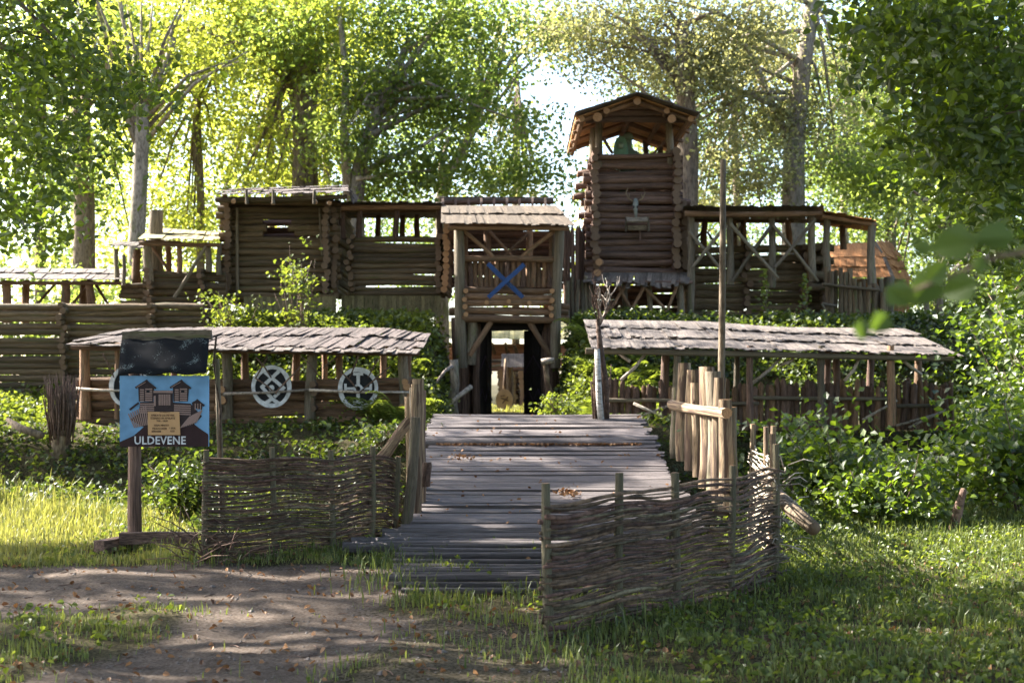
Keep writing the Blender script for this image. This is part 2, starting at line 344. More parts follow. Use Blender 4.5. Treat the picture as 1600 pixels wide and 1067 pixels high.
def groundmat():
    m, t, out = mk('ground'); N = t.nodes.new; L = t.links.new
    at = N("ShaderNodeAttribute"); at.attribute_name = "v"; tc = N("ShaderNodeTexCoord")
    n = N("ShaderNodeTexNoise"); n.inputs['Scale'].default_value = 5; n.inputs['Detail'].default_value = 9; n.inputs['Roughness'].default_value = .7; L(tc.outputs['Object'], n.inputs[0])
    n2 = N("ShaderNodeTexNoise"); n2.inputs['Scale'].default_value = 45; n2.inputs['Detail'].default_value = 6; L(tc.outputs['Object'], n2.inputs[0])
    a = N("ShaderNodeValToRGB"); a.color_ramp.elements[0].color = (0.07, 0.055, 0.045, 1); a.color_ramp.elements[1].color = (0.185, 0.145, 0.118, 1)
    a.color_ramp.elements[0].position = .3; a.color_ramp.elements[1].position = .7; L(n.outputs[0], a.inputs[0])
    b = N("ShaderNodeValToRGB"); b.color_ramp.elements[0].color = (0.035, 0.03, 0.015, 1); b.color_ramp.elements[1].color = (0.10, 0.085, 0.04, 1)
    b.color_ramp.elements[0].position = .3; b.color_ramp.elements[1].position = .7; L(n2.outputs[0], b.inputs[0])
    ad = N("ShaderNodeMath"); ad.operation = 'MULTIPLY_ADD'; ad.inputs[1].default_value = 0.9; L(n2.outputs[0], ad.inputs[0]); L(at.outputs['Fac'], ad.inputs[2])
    r = N("ShaderNodeMapRange"); r.inputs[1].default_value = .75; r.inputs[2].default_value = 1.1; L(ad.outputs[0], r.inputs[0])
    mx = N("ShaderNodeMix"); mx.data_type = 'RGBA'; L(r.outputs[0], mx.inputs[0]); L(b.outputs[0], mx.inputs[6]); L(a.outputs[0], mx.inputs[7])
    sp = N("ShaderNodeValToRGB"); sp.color_ramp.elements[0].position = .42; sp.color_ramp.elements[1].position = .55
    sp.color_ramp.elements[0].color = (.55, .5, .45, 1); sp.color_ramp.elements[1].color = (1, 1, 1, 1); L(n2.outputs[0], sp.inputs[0])
    m4 = N("ShaderNodeMix"); m4.data_type = 'RGBA'; m4.blend_type = 'MULTIPLY'; m4.inputs[0].default_value = .8; L(mx.outputs[2], m4.inputs[6]); L(sp.outputs[0], m4.inputs[7])
    p = N("ShaderNodeBsdfPrincipled"); p.inputs['Roughness'].default_value = .95; p.inputs['Specular IOR Level'].default_value = .1
    bp = N("ShaderNodeBump"); bp.inputs['Strength'].default_value = .8; bp.inputs['Distance'].default_value = .03; L(n.outputs[0], bp.inputs['Height'])
    bp2 = N("ShaderNodeBump"); bp2.inputs['Strength'].default_value = .6; bp2.inputs['Distance'].default_value = .01; L(n2.outputs[0], bp2.inputs['Height']); L(bp.outputs[0], bp2.inputs['Normal'])
    L(bp2.outputs[0], p.inputs['Normal']); L(m4.outputs[2], p.inputs['Base Color']); L(p.outputs[0], out.inputs[0]); return m
M['ground'] = groundmat()
g = link('ground', npmesh('ground', np.stack([gx, gy, gz], -1).reshape(-1, 3), F, M['ground'], v=pathmask(gx, gy).ravel(), smooth=True))
g['kind'] = 'structure'
# ================================================================ the fort
def hwall(par, px0, px1, py0, py1, D, r, mat, joints=(), gaps=(), over=0.0, endm='end_dark', lean=0.0, jit=0.25):
    """horizontal logs filling px0..px1, py0(top)..py1(bottom) in the plane at depth D; joints: px where logs end; gaps: (px0,px1,py0,py1) openings"""
    z0, z1 = Z(py1, D), Z(py0, D); n = max(1, round((z1 - z0) / (2 * r * 0.905)))
    for i in range(n):
        z = z0 + r + (z1 - z0 - 2 * r) * i / max(1, n - 1)
        xs_ = [X(px0, D) - over] + [X(j, D) for j in joints] + [X(px1, D) + over]
        for a, b in zip(xs_[:-1], xs_[1:]):
            segs = [(a, b)]
            for g_ in gaps:
                if Z(g_[3], D) < z < Z(g_[2], D):
                    ga, gb = X(g_[0], D), X(g_[1], D)
                    segs = [s for q in segs for s in ((q[0], min(q[1], ga)), (max(q[0], gb), q[1])) if s[1] - s[0] > .05] if ga < b and gb > a else segs
            for (c, d) in segs:
                e = random.uniform(-.07, .07)
                c1, d1 = (c + e, d) if random.random() < .5 else (c, d + e)
                pts = ((c1, D + random.uniform(-1, 1) * r * jit * .5, z + random.uniform(-1, 1) * r * jit * .5), (d1, D + random.uniform(-1, 1) * r * jit * .5, z + random.uniform(-1, 1) * r * jit * .5))
                if random.random() < .5: pts = pts[::-1]
                log(par, pts[0], pts[1], r * random.uniform(.9, 1.08), mat, endm=endm)
def ywall(par, px, D, D1, py0, py1, r, mat, endm='end_dark', half=True, over=.25, xoff=0):
    """logs running away from the viewer at world x of px@D; their ends show as a column"""
    z0, z1 = Z(py1, D), Z(py0, D); n = max(1, round((z1 - z0) / (2 * r * 0.905)))
    for i in range(n):
        z = z0 + r * (2 if half else 1) + (z1 - z0 - 2 * r) * i / max(1, n - 1)
        e = random.uniform(-.08, .08); x = X(px, D) + xoff + random.uniform(-.03, .03)
        log(par, (x, D - over + e, z), (x + random.uniform(-.02, .02), D1, z), r * random.uniform(.88, 1.1), mat, endm=endm)
def stub(par, px, D, py0, py1, r, mat, over=.22, endm='end_dark', every=1):
    """cross-log ends that stick out sideways and forward of a corner"""
    z0, z1 = Z(py1, D), Z(py0, D); n = max(1, round((z1 - z0) / (2 * r * 0.905)))
    for i in range(0, n, every):
        z = z0 + r * 2 + (z1 - z0 - 2 * r) * i / max(1, n - 1)
        x = X(px, D) + random.uniform(-.05, .05)
        log(par, (x, D + .5, z), (x, D - over + random.uniform(-.1, .06), z), r * random.uniform(.85, 1.12), mat, endm=endm, name='log_end')
def post(par, px, py0, py1, D, r, mat='log_grey', name='post', px1=None, D1=None, endm='end_dark', point=False):
    D1 = D if D1 is None else D1
    return log(par, P(px1 if px1 is not None else px, py1, D1), P(px, py0, D), r, mat, name, endm, point)
def beam(par, px0, py0, px1, py1, D, r, mat='log_brown', name='beam', D1=None, endm='end_dark'):
    return log(par, P(px0, py0, D), P(px1, py1, D if D1 is None else D1), r, mat, name, endm)

# --- outer log wall, far left
t = empty('log_wall', (-8.5, 24.4, 1.4), 'long low olive log wall at the far left behind the brushwood bundle', 'wall')
hwall(t, -170, 318, 475, 617, 24.4, .067, 'log_olive', joints=(103, 240))
stub(t, 103, 24.4, 478, 612, .062, 'log_olive'); stub(t, 240, 24.4, 478, 560, .062, 'log_olive')
ywall(t, -172, 24.4, 27, 475, 617, .067, 'log_olive')
# --- walkway roof over it
t = empty('covered_walkway', (-9.5, 26, 1.4), 'low shingled walkway roof on short red posts above the far left log wall', 'walkway')
roof(t, [(-150, 418, 27.2), (196, 421, 27.2)], [(-160, 437, 25.6), (190, 440, 25.6)], 36, 2, 'shingle', skew=0.03)
for px, D in ((-60, 25.8), (10, 25.8), (40, 27), (100, 25.8), (132, 26.8), (141, 25.8)): post(t, px, 438, 505, D, .09 if D < 26 else .08, 'log_brown')
for a in ((55, 480, 85, 445), (110, 478, 135, 448), (150, 445, 172, 478)): beam(t, *a, 26.6, .03, 'log_dark', 'brace')
hwall(t, -160, 200, 476, 500, 26.8, .07, 'log_olive'); beam(t, -160, 441, 190, 443, 25.7, .04)
# --- small turret
t = empty('lookout_turret', (-6.9, 25.6, 2.4), 'small open log turret with mossy flat roof left of the slit-windowed blockhouse', 'turret')
hwall(t, 232, 345, 423, 512, 25.6, .07, 'log_olive', over=.1); hwall(t, 190, 232, 441, 512, 25.9, .065, 'log_olive')
stub(t, 235, 25.6, 425, 505, .066, 'log_olive'); stub(t, 318, 25.6, 425, 480, .066, 'log_olive')
roof(t, [(238, 356, 27.4), (345, 364, 27.4)], [(216, 376, 25.2), (342, 378, 25.2)], 14, 2, 'roofmoss')
roof(t, [(190, 378, 27), (238, 380, 27)], [(164, 386, 25.7), (228, 389, 25.7)], 8, 1, 'shingle_dark')
post(t, 245, 330, 480, 26.3, .15, 'log_grey', endm='end'); post(t, 233, 376, 440, 25.5, .09); post(t, 280, 378, 425, 25.5, .055, 'log_brown'); post(t, 263, 376, 425, 26.8, .06, 'log_brown')
post(t, 326, 379, 425, 25.5, .06); post(t, 342, 380, 430, 25.5, .05); post(t, 183, 389, 440, 25.8, .05); post(t, 193, 398, 446, 25.3, .04); post(t, 214, 390, 445, 26.5, .09, 'log_brown')
beam(t, 272, 465, 322, 385, 25.3, .035, 'log_grey', 'brace'); beam(t, 262, 420, 238, 385, 25.8, .03, 'log_brown', 'brace'); beam(t, 218, 380, 344, 382, 25.4, .045, 'log_brown')
beam(t, 248, 380, 285, 383, 26.8, .06, 'log_brown')
# --- blockhouse
t = empty('log_blockhouse', (-4.7, 26, 3), 'square olive log blockhouse with a narrow window slit and shingled roof', 'building')
hwall(t, 352, 523, 313, 466, 26, .068, 'log_olive', gaps=((411, 456, 346, 366),), over=.12)
ywall(t, 358, 26, 29, 313, 680, .068, 'log_olive') if False else ywall(t, 358, 26, 29, 313, 480, .068, 'log_olive')
ywall(t, 512, 26, 29, 313, 466, .068, 'log_olive', over=.3, endm='end_dark')
hwall(t, 352, 520, 313, 466, 29, .08, 'log_dark')
ywall(t, 525, 26.1, 29, 330, 466, .064, 'log_olive', over=.2)
post(t, 371, 325, 462, 25.85, .03, 'log_grey', 'pole'); beam(t, 504, 400, 499, 325, 25.85, .025, 'log_grey', 'pole')
roof(t, [(353, 296, 28.5), (540, 290, 28.5)], [(334, 307, 25.2), (543, 303, 25.2)], 24, 3, 'shingle_red')
roof(t, [(540, 290, 28.5), (560, 312, 29.5)], [(543, 303, 25.2), (549, 316, 25.6)], 3, 3, 'shingle_red')
beam(t, 337, 312, 542, 309, 25.3, .055, 'log_olive')
for px in (366, 385, 426, 492, 515):
    log(t, P(px, 316, 26.6), P(px, 316, 25.0), .05, 'log_grey', 'rafter_end', 'end')
for px in (386, 427, 491): post(t, px, 297, 319, 24.98, .028, 'log_grey', 'hook')
for i in range(24):
    px = 384 + i * 6; plank(t, P(px, 495, 25.95), P(px, 463, 25.95), .083, .02, (1, 0, 0), 'plank_yellow', 'board')
post(t, 350, 455, 510, 25.9, .17, 'log_grey', endm='end')
# --- curtain wall between blockhouse and gate
t = empty('gallery_wall', (-2.5, 26.2, 3), 'log wall with open roofed gallery between blockhouse and gatehouse', 'wall')
hwall(t, 550, 690, 370, 464, 26.2, .062, 'log_olive', over=.05); stub(t, 548, 26.2, 372, 462, .06, 'log_olive'); ywall(t, 697, 26.1, 28, 335, 464, .066, 'log_brown', endm='end')
ywall(t, 686, 26.2, 27.6, 372, 464, .06, 'log_olive')
for px, D in ((536, 26.3), (561, 26.2), (618, 26.2), (629, 28), (652, 28), (688, 26.2), (590, 28)): post(t, px, 322, 374, D, .06, 'log_dark' if D < 27 else 'log_brown')
beam(t, 532, 325, 690, 325, 26.1, .06, 'log_brown'); beam(t, 545, 333, 690, 334, 28, .05, 'log_brown'); beam(t, 545, 329, 690, 330, 27, .035, 'log_pale')
roof(t, [(530, 341, 28.6), (692, 341, 28.6)], [(527, 319, 25.8), (690, 319, 25.8)], 22, 1, 'shingle_dark')
for i in range(31):
    px = 536 + i * 5; plank(t, P(px, 496, 26.15), P(px, 462, 26.15), .07, .02, (1, 0, 0), 'plank_yellow', 'board')
# --- gatehouse
G = empty('gatehouse', (-.13, 25, .9), 'gatehouse with balcony, pitched shingle roof and open dark doors at the bridge end', 'gatehouse')
t = G
post(t, 716, 352, 575, 24.6, .105, 'log_grey', px1=722); post(t, 735, 500, 570, 24.7, .12, 'log_grey', px1=733); post(t, 872, 352, 575, 24.6, .1, 'log_grey', px1=868)
roof(t, [(690, 322, 25.9), (868, 322, 25.9)], [(689, 352, 24.2), (898, 355, 24.2)], 34, 2, 'shingle_brown', jag=.01)
roof(t, [(688, 308, 26.2), (864, 309, 26.2)], [(689, 320, 27.5), (864, 320, 27.5)], 20, 1, 'shingle_dark')
plank(t, P(688, 311, 26.1), P(864, 312, 26.1), .05, .03, (0, 0, 1), 'shingle_dark', 'ridge_board'); beam(t, 690, 317, 864, 317, 26.25, .055, 'log_dark')
for k in range(9): plank(t, P(692 + k * 20, 323, 26.0), P(692 + k * 20, 310, 26.1), .05, .03, (1, 0, 0), 'log_dark', 'batten')
beam(t, 700, 356, 890, 358, 24.4, .045, 'log_brown'); beam(t, 712, 350, 885, 351, 25.4, .05, 'log_brown')
beam(t, 721, 405, 868, 406, 24.62, .062, 'log_brown', 'rail', endm='end')
for px in (727, 861): post(t, px, 355, 450, 24.75, .055, 'log_brown')
for i in range(17): post(t, 727 + i * 8.2, 408 - random.uniform(-2, 2), 449, 24.72, .048, random.choice(['log_brown', 'log_brown', 'log_dark']), 'slat')
for k, py in enumerate((453, 463, 474, 485)): beam(t, 724, py, 866, py + 1, 24.62, .066, 'log_brown', 'log', endm='end')
beam(t, 722, 497, 868, 498, 24.55, .075, 'log_brown', 'log', endm='end'); beam(t, 702, 487, 888, 488, 24.75, .075, 'log_brown', endm='end'); beam(t, 850, 478, 890, 479, 24.8, .07, 'log_brown', endm='end')
beam(t, 850, 497, 889, 498, 24.8, .07, 'log_brown', endm='end')
for px in (761, 794, 828, 861): log(t, P(px, 472, 25.8), P(px, 472, 24.45), .052, 'log_brown', 'joist_end', 'end')
for py in (455, 468, 481, 492):
    for px in (727, 862): log(t, P(px, py, 25.4), P(px, py, 24.42), .055, 'log_brown', 'joist_end', 'end')
beam(t, 721, 357, 771, 402, 24.6, .04, 'log_brown', 'brace'); beam(t, 870, 358, 815, 403, 24.6, .04, 'log_brown', 'brace')
beam(t, 765, 362, 800, 402, 26.4, .035, 'log_brown', 'brace'); beam(t, 824, 366, 788, 402, 26.4, .035, 'log_brown', 'brace')
for px in (762, 826): post(t, px, 350, 450, 26.5, .075, 'log_brown')
beam(t, 770, 497, 734, 556, 24.6, .055, 'log_brown', 'brace'); beam(t, 824, 497, 862, 556, 24.6, .055, 'log_brown', 'brace')
hwall(t, 700, 890, 340, 452, 27.6, .075, 'log_dark')
post(t, 745, 500, 657, 25, .07, 'log_dark'); post(t, 853, 500, 657, 25, .06, 'log_dark'); post(t, 735, 500, 657, 25.3, .09, 'log_dark'); post(t, 862, 500, 657, 25.3, .09, 'log_dark')
for k in range(10): plank(t, (-1.05, 24.9 + k * .3, Z(504, 25) + .02), (.8, 24.9 + k * .3, Z(504, 25) + .02), .28, .05, (0, 1, 0), 'door_dark', 'ceiling_board')
plank(t, P(745, 508, 25.02), P(853, 508, 25.02), .22, .06, (0, 0, 1), 'door_dark', 'lintel')
for k in range(12):                                          # passage lining
    for s, x in ((-1, -1.0), (1, .76)): log(t, (x, 25.1 + k * .32, .8), (x, 25.1 + k * .32, 2.9), .17, 'log_dark', 'lining_log')
gb = Z(655, 25)
for side, (xa, ya, xb, yb) in (('l', (X(745, 25), 25.05, X(767, 26), 26.0)), ('r', (X(851, 25), 25.05, X(820, 26), 25.95))):
    d = empty('door', (0, 0, 0), None, None); d.parent = G; d.location = Vector((xa, ya, gb)) - wloc(G)
    for k in range(5):
        f0, f1 = k / 5, (k + 1) / 5; cx, cy = lerp(xa, xb, (f0 + f1) / 2), lerp(ya, yb, (f0 + f1) / 2)
        sd = Vector((xb - xa, yb - ya, 0)); plank(d, (cx, cy, gb), (cx, cy, Z(514, 25)), sd.length / 5 * 1.01, .04, sd, 'door_dark', 'door_board')
    sd = Vector((xb - xa, yb - ya, 0)).normalized(); off = Vector((0, -.03, 0)) + (Vector((.03, 0, 0)) if side == 'l' else Vector((-.03, 0, 0)))
    for (u0, v0, u1, v1) in ((0, .9, .5, 1.25), (.5, 1.25, 1, .9), (0, .35, .25, .6), (.25, .6, .5, .35), (.5, .35, .75, .6), (.75, .6, 1, .35)):
        a = Vector((lerp(xa, xb, u0), lerp(ya, yb, u0), gb + v0)) + off; b_ = Vector((lerp(xa, xb, u1), lerp(ya, yb, u1), gb + v1)) + off
        plank(d, a, b_, .022, .012, (0, 0, 1), 'purple', 'painted_strip')
plank(G, (X(742, 25), 25.0, gb + .02), (X(853, 25), 25.0, gb + .02), .12, .07, (0, 1, 0), 'log_dark', 'threshold')
# crossed blue oars on the balcony
c = empty('blue_cross', P(792, 440, 24.4), 'glossy blue X of two crossed boards fixed on the gatehouse balcony', 'cross')
for a, b_, dd in (((762, 412), (817, 465), 24.47), ((819, 413), (763, 465), 24.42)):
    plank(c, P(a[0], a[1], dd), P(b_[0], b_[1], dd), .085, .04, (0.7, 0, .7) if a[0] > 800 else (-.7, 0, .7), 'blue', 'board')
# --- palisade between gate and tower
t = empty('palisade', (1.3, 26.4, 3), 'dark upright log palisade filling the gap between gatehouse and tower', 'palisade')
for i in range(9):
    px = 884 + i * 5.6; post(t, px, 345 + random.uniform(-6, 12), 505, 26.6 + random.uniform(-.1, .1), .045, 'log_dark', 'log', point=True)
for i in range(6): post(t, 888 + i * 7, 432 + random.uniform(-4, 8), 508, 25.9, .045, 'log_grey', 'log')
# --- tower
TW = empty('log_tower', (2.5, 26.5, 3), 'tall dark log watchtower with gabled lookout roof right of the gatehouse', 'tower')
t = TW
hwall(t, 920, 1062, 244, 428, 26.5, .08, 'log_dark', over=.06, jit=.5)
ywall(t, 929, 26.5, 29.3, 240, 428, .08, 'log_dark', endm='end_dark', over=.28); ywall(t, 1055, 26.5, 29.3, 240, 428, .08, 'log_dark', over=.28)
ywall(t, 1068, 26.6, 29.3, 320, 428, .075, 'log_dark', over=.2)
hwall(t, 915, 1062, 250, 428, 29.3, .085, 'log_dark')
for k in range(10):                                           # side log tails that reach out to the left
    py = 270 + k * 17 + random.uniform(-3, 3); log(t, P(925, py, 27.3), P(random.uniform(893, 912), py, 27.3), .075, 'log_dark', 'log_end', 'end')
for k in range(5): log(t, P(1055, 315 + k * 24, 26.7), P(random.uniform(1072, 1082), 315 + k * 24, 26.7), .07, 'log_dark', 'log_end', 'end')
for py in (411, 424): log(t, P(934, py, 27), P(934, py, 26.05), .085, 'log_brown', 'log_end', 'end')
fl = Z(300, 26.5)
for k in range(10): plank(t, (1.65, 26.7 + k * .27, fl), (3.35, 26.7 + k * .27, fl), .26, .04, (0, 1, 0), 'log_dark', 'floor_board')
for px, D in ((936, 26.5), (926, 26.8), (1047, 26.5), (1033, 28.9), (929, 29), (1010, 28.9)): post(t, px, 178 if D < 27 else 205, 262, D, .075 if D < 27 else .06, 'log_grey')
RX, RZ = 2.49, 7.32
ea, eb = 1.27, 3.68
for s, ex in ((-1, ea), (1, eb)):
    for k in range(16):
        y = 25.45 + k * .26
        A = Vector((RX, y, RZ)); B = Vector((ex, y, 6.9))
        if k: plank(t, A + Vector((0, 0, .02)), B + Vector((0, 0, .02)), .275, .025, (0, 1, 0), 'board_bounce', 'roof_board')
        for r in range(3):
            a = max(0, r / 3 - .08); b_ = (r + 1) / 3 + .02
            plank(t, A.lerp(B, a) + Vector((0, 0, .05)), A.lerp(B, b_) + Vector((0, 0, .075)), .285, .02, (0, 1, 0), 'shingle_dark', 'shingle', .02)
    log(t, (ex + (-s) * .12, 25.5, 6.88), (ex + (-s) * .12, 29.5, 6.88), .055, 'log_brown', 'purlin', 'end')
    log(t, (lerp(RX, ex, .5), 25.5, 7.04), (lerp(RX, ex, .5), 29.5, 7.04), .06, 'log_brown', 'purlin', 'end')
    for y in (25.6, 26.6, 27.6, 28.6): log(t, (RX, y, RZ - .09), (ex, y, 6.81), .045, 'log_brown', 'rafter')
log(t, (RX, 25.45, RZ - .1), (RX, 29.5, RZ - .1), .07, 'log_brown', 'ridge_log', 'end')
beam(t, 915, 187, 1078, 187, 25.9, .075, 'log_dark'); beam(t, 932, 176, 1058, 176, 25.8, .065, 'log_dark'); beam(t, 960, 166, 1030, 166, 25.75, .05, 'log_dark')
log(t, P(936, 185, 26.8), P(936, 185, 25.5), .1, 'log_grey', 'tie_log', 'end'); log(t, P(1052, 187, 27.5), P(1052, 187, 25.5), .09, 'log_grey', 'tie_log', 'end')
beam(t, 942, 215, 958, 240, 26.5, .035, 'log_dark', 'brace'); beam(t, 1044, 215, 1020, 243, 26.6, .03, 'log_brown', 'brace'); beam(t, 935, 245, 1050, 243, 26.4, .05, 'log_dark', 'rail')
for i in range(30):                                           # bark skirt
    px = 917 + i * 5.5; plank(t, P(px, 426, 26.45), P(px - 2 + random.uniform(-3, 3), 443 + random.uniform(-4, 8), 25.7), .09, .018, (1, 0, 0), 'bark_strip', 'bark_strip', .03)
beam(t, 915, 440, 1082, 441, 25.95, .04, 'log_dark')
for px, r_ in ((928, .06), (978, .06), (1015, .06), (1064, .075), (950, .045)): post(t, px, 444, 512, 26.0, r_, 'log_grey')
for a, b_ in ((930, 965), (978, 940), (965, 1000), (1008, 975), (1003, 1060), (1058, 1035)): beam(t, a, 446, b_, 505, 25.9, .032, 'log_brown', 'brace')
hwall(t, 920, 1070, 444, 505, 28.8, .09, 'log_dark')
# watchman figure
bm = bmesh.new(); sk = [(0, 0, .9), (0, 0, 1.15), (0, 0, 1.4), (0, -.01, 1.52), (0, -.02, 1.66), (-.2, 0, 1.4), (-.3, -.05, 1.15), (-.2, -.22, 1.05), (.2, 0, 1.4), (.28, -.04, 1.15), (.16, -.2, 1.1), (-.1, 0, .85), (-.11, 0, .45), (-.11, -.02, .04), (.1, 0, .85), (.11, 0, .45), (.11, -.02, .04), (0, -.03, 1.74)]
ed = [(0, 1), (1, 2), (2, 3), (3, 4), (4, 17), (2, 5), (5, 6), (6, 7), (2, 8), (8, 9), (9, 10), (0, 11), (11, 12), (12, 13), (0, 14), (14, 15), (15, 16)]
rad = [.17, .18, .19, .07, .11, .09, .06, .045, .09, .06, .045, .1, .08, .06, .1, .08, .06, .09]
me = bpy.data.meshes.new('mannequin'); me.from_pydata(sk, ed, []); me.materials.append(M['figure'])
fx = P(981, 212, 27.0)
man = link('mannequin', me, None, (fx.x, 27.0, fx.z - 1.8)); tag(man, 'grey green helmeted warrior figure standing in the tower lookout', 'statue')
md = man.modifiers.new('skin', 'SKIN'); md.use_smooth_shade = True
for i, r_ in enumerate(rad): me.skin_vertices[0].data[i].radius = (r_, r_ * .75)
me.skin_vertices[0].data[0].use_root = True
man.modifiers.new('sub', 'SUBSURF').levels = 1; man.modifiers['sub'].render_levels = 1
hm = bmesh.new(); bmesh.ops.create_uvsphere(hm, u_segments=14, v_segments=8, radius=.125)
for v in hm.verts:
    if v.co.z < 0: v.co.z *= .25
    else: v.co.z *= 1.15
me = bpy.data.meshes.new('helmet'); hm.to_mesh(me); hm.free(); me.materials.append(M['figure']); link('helmet', me, man, (0, -.03, 1.72))
nb = bmesh.new(); bmesh.ops.create_cone(nb, segments=5, radius1=.02, radius2=.008, depth=.06, cap_ends=True)
me = bpy.data.meshes.new('nose'); nb.to_mesh(me); nb.free(); me.materials.append(M['figure']); link('nose', me, man, (0, -.13, 1.66))
sh = bmesh.new(); bmesh.ops.create_uvsphere(sh, u_segments=24, v_segments=12, radius=.5)
for v in sh.verts: v.co.x *= .31; v.co.y *= .09; v.co.z *= .62
me = bpy.data.meshes.new('oval_shield'); sh.to_mesh(me); sh.free(); me.materials.append(M['shield_green'])
for p in me.polygons: p.use_smooth = True
so = link('oval_shield', me, None, P(970, 236, 26.65)); tag(so, 'green oval shield leaning beside the warrior figure in the tower lookout', 'shield')
bs = bmesh.new(); bmesh.ops.create_uvsphere(bs, u_segments=12, v_segments=6, radius=.07); me = bpy.data.meshes.new('boss'); bs.to_mesh(me); bs.free(); me.materials.append(M['figure']); link('boss', me, so, (0, -.05, .1))
# antlered skull and its shelf
sk_ = empty('antlered_skull', P(993, 325, 26.38), 'pale animal skull with antlers fixed on the tower front', 'skull')
tube(sk_, 'skull', [P(993, 312, 26.38), P(993, 318, 26.3), P(993, 328, 26.28), P(994, 342, 26.27)], [.04, .06, .042, .02], 'bone', 9)
for s in (-1, 1):
    tube(sk_, 'eye_socket', [P(993 + s * 2.6, 322, 26.26), P(993 + s * 2.8, 325, 26.23)], [.016, .013], 'black', 6)
    tube(sk_, 'antler', [P(993 + s * 4, 315, 26.34), P(993 + s * 11, 310, 26.28), P(993 + s * 15, 302, 26.25), P(993 + s * 12, 294, 26.24)], [.014, .012, .009, .005], 'antler', 6)
    tube(sk_, 'antler_tine', [P(993 + s * 11, 310, 26.28), P(993 + s * 9, 303, 26.2)], [.01, .004], 'antler', 5)
sf = empty('wall_shelf', P(997, 350, 26.3), 'small grey wooden shelf under the antlered skull on the tower', 'shelf')
plank(sf, P(979, 343, 26.15), P(1012, 343, 26.15), .2, .03, (0, .8, .5), 'log_grey', 'shelf_board'); plank(sf, P(981, 356, 26.36), P(1010, 356, 26.36), .1, .03, (0, 0, 1), 'log_grey', 'shelf_board')
for px in (978, 1013): post(sf, px, 339, 362, 26.3, .022, 'log_grey', 'bracket')
post(sf, 1000, 355, 376, 26.36, .018, 'log_dark', 'bracket')
# --- right gallery
t = empty('gallery_wall', (5, 27, 3), 'right hand log gallery wall with crossed braces and dark shingle roof beside the tower', 'wall')
hwall(t, 1070, 1292, 385, 510, 27, .083, 'log_olive', joints=(1165,), jit=.6); stub(t, 1165, 27, 388, 500, .08, 'log_dark'); stub(t, 1255, 27, 388, 500, .08, 'log_dark'); stub(t, 1080, 27, 388, 500, .08, 'log_dark')
for k in range(4): beam(t, 1262, 388 + k * 20, 1302, 389 + k * 20, 26.7, .09, 'log_olive', 'log', endm='end')
ywall(t, 1286, 26.9, 29.5, 385, 510, .08, 'log_olive')
roof(t, [(1068, 346, 29), (1290, 347, 29)], [(1068, 325, 25.9), (1287, 326, 25.9)], 30, 1, 'shingle_dark', jag=.05)
roof(t, [(1280, 352, 29), (1370, 362, 29)], [(1284, 332, 25.9), (1368, 347, 25.9)], 11, 1, 'shingle_orange', jag=.04)
beam(t, 1070, 334, 1285, 334, 26.05, .06, 'log_brown'); beam(t, 1072, 344, 1285, 345, 28.6, .05, 'log_pale'); beam(t, 1284, 338, 1370, 350, 26.05, .045, 'log_brown'); beam(t, 1240, 345, 1330, 350, 27.5, .04, 'log_pale')
for px, py in ((1078, 500), (1141, 445), (1206, 450), (1270, 440), (1293, 440)): post(t, px, 333, py, 26.2, .075, 'log_grey')
for px in (1100, 1147, 1163, 1232, 1318): post(t, px, 345, 390, 28.4, .07, 'log_brown')
post(t, 1363, 348, 455, 26.1, .085, 'log_grey')
for a in ((1076, 362, 1125, 420), (1135, 352, 1082, 418), (1141, 350, 1215, 436), (1206, 352, 1144, 440), (1208, 352, 1278, 440), (1274, 342, 1210, 418)): beam(t, a[0], a[1], a[2], a[3], 26.05 + random.uniform(-.06, .06), .036, 'log_grey', 'brace')
for a in ((1105, 362, 1122, 385), (1097, 362, 1084, 380), (1160, 350, 1140, 385)): beam(t, *a, 28.3, .025, 'log_dark', 'brace')
# --- upright palisade right
t = empty('palisade', (6.9, 26, 2.5), 'olive upright log palisade with a cross rail in front of the orange roofed hut', 'palisade')
for i in range(14):
    px = 1292 + i * 7.2 + random.uniform(-1, 1); post(t, px, (422 if i < 7 else 438) + random.uniform(-10, 10) + i * .8, 515, 26.0 + random.uniform(-.06, .06), .05 * random.uniform(.85, 1.25), 'log_olive', 'log')
beam(t, 1285, 444, 1375, 454, 25.85, .035, 'log_olive', 'rail'); beam(t, 1284, 474, 1308, 478, 25.8, .03, 'log_grey', 'rail'); beam(t, 1284, 475, 1306, 512, 25.75, .02, 'log_grey', 'brace')
post(t, 1386, 433, 515, 26.2, .11, 'log_grey'); post(t, 1376, 436, 515, 26.2, .06, 'log_grey')
# --- orange shingled hut
t = empty('shingled_hut', (8.3, 30, 2), 'small hut with curved orange shingle roof behind the right palisade', 'hut')
roof(t, [(1292, 386, 30.4), (1328, 381, 30.4), (1372, 379, 30.4)], [(1288, 404, 29.8), (1382, 404, 29.8)], 14, 1, 'shingle_orange')
roof(t, [(1288, 402, 29.8), (1380, 402, 29.8)], [(1286, 434, 29.4), (1398, 436, 29.4)], 15, 2, 'shingle_orange')
roof(t, [(1368, 379, 30.4), (1390, 378, 31.2)], [(1380, 404, 29.8), (1406, 404, 30.6)], 4, 1, 'shingle_orange')
roof(t, [(1379, 402, 29.8), (1405, 402, 30.6)], [(1394, 437, 29.4), (1420, 438, 30.2)], 4, 2, 'shingle_orange')
plank(t, P(1366, 378, 30.38), P(1382, 404, 29.75), .08, .03, (1, 0, 0), 'shingle_dark', 'ridge_board'); plank(t, P(1382, 403, 29.75), P(1397, 438, 29.3), .08, .03, (1, 0, 0), 'shingle_dark', 'ridge_board')
for i in range(14): plank(t, P(1340 + i * 6, 505, 29.9), P(1340 + i * 6, 436, 29.9), .08, .03, (1, 0, 0), 'wall_orange', 'board')
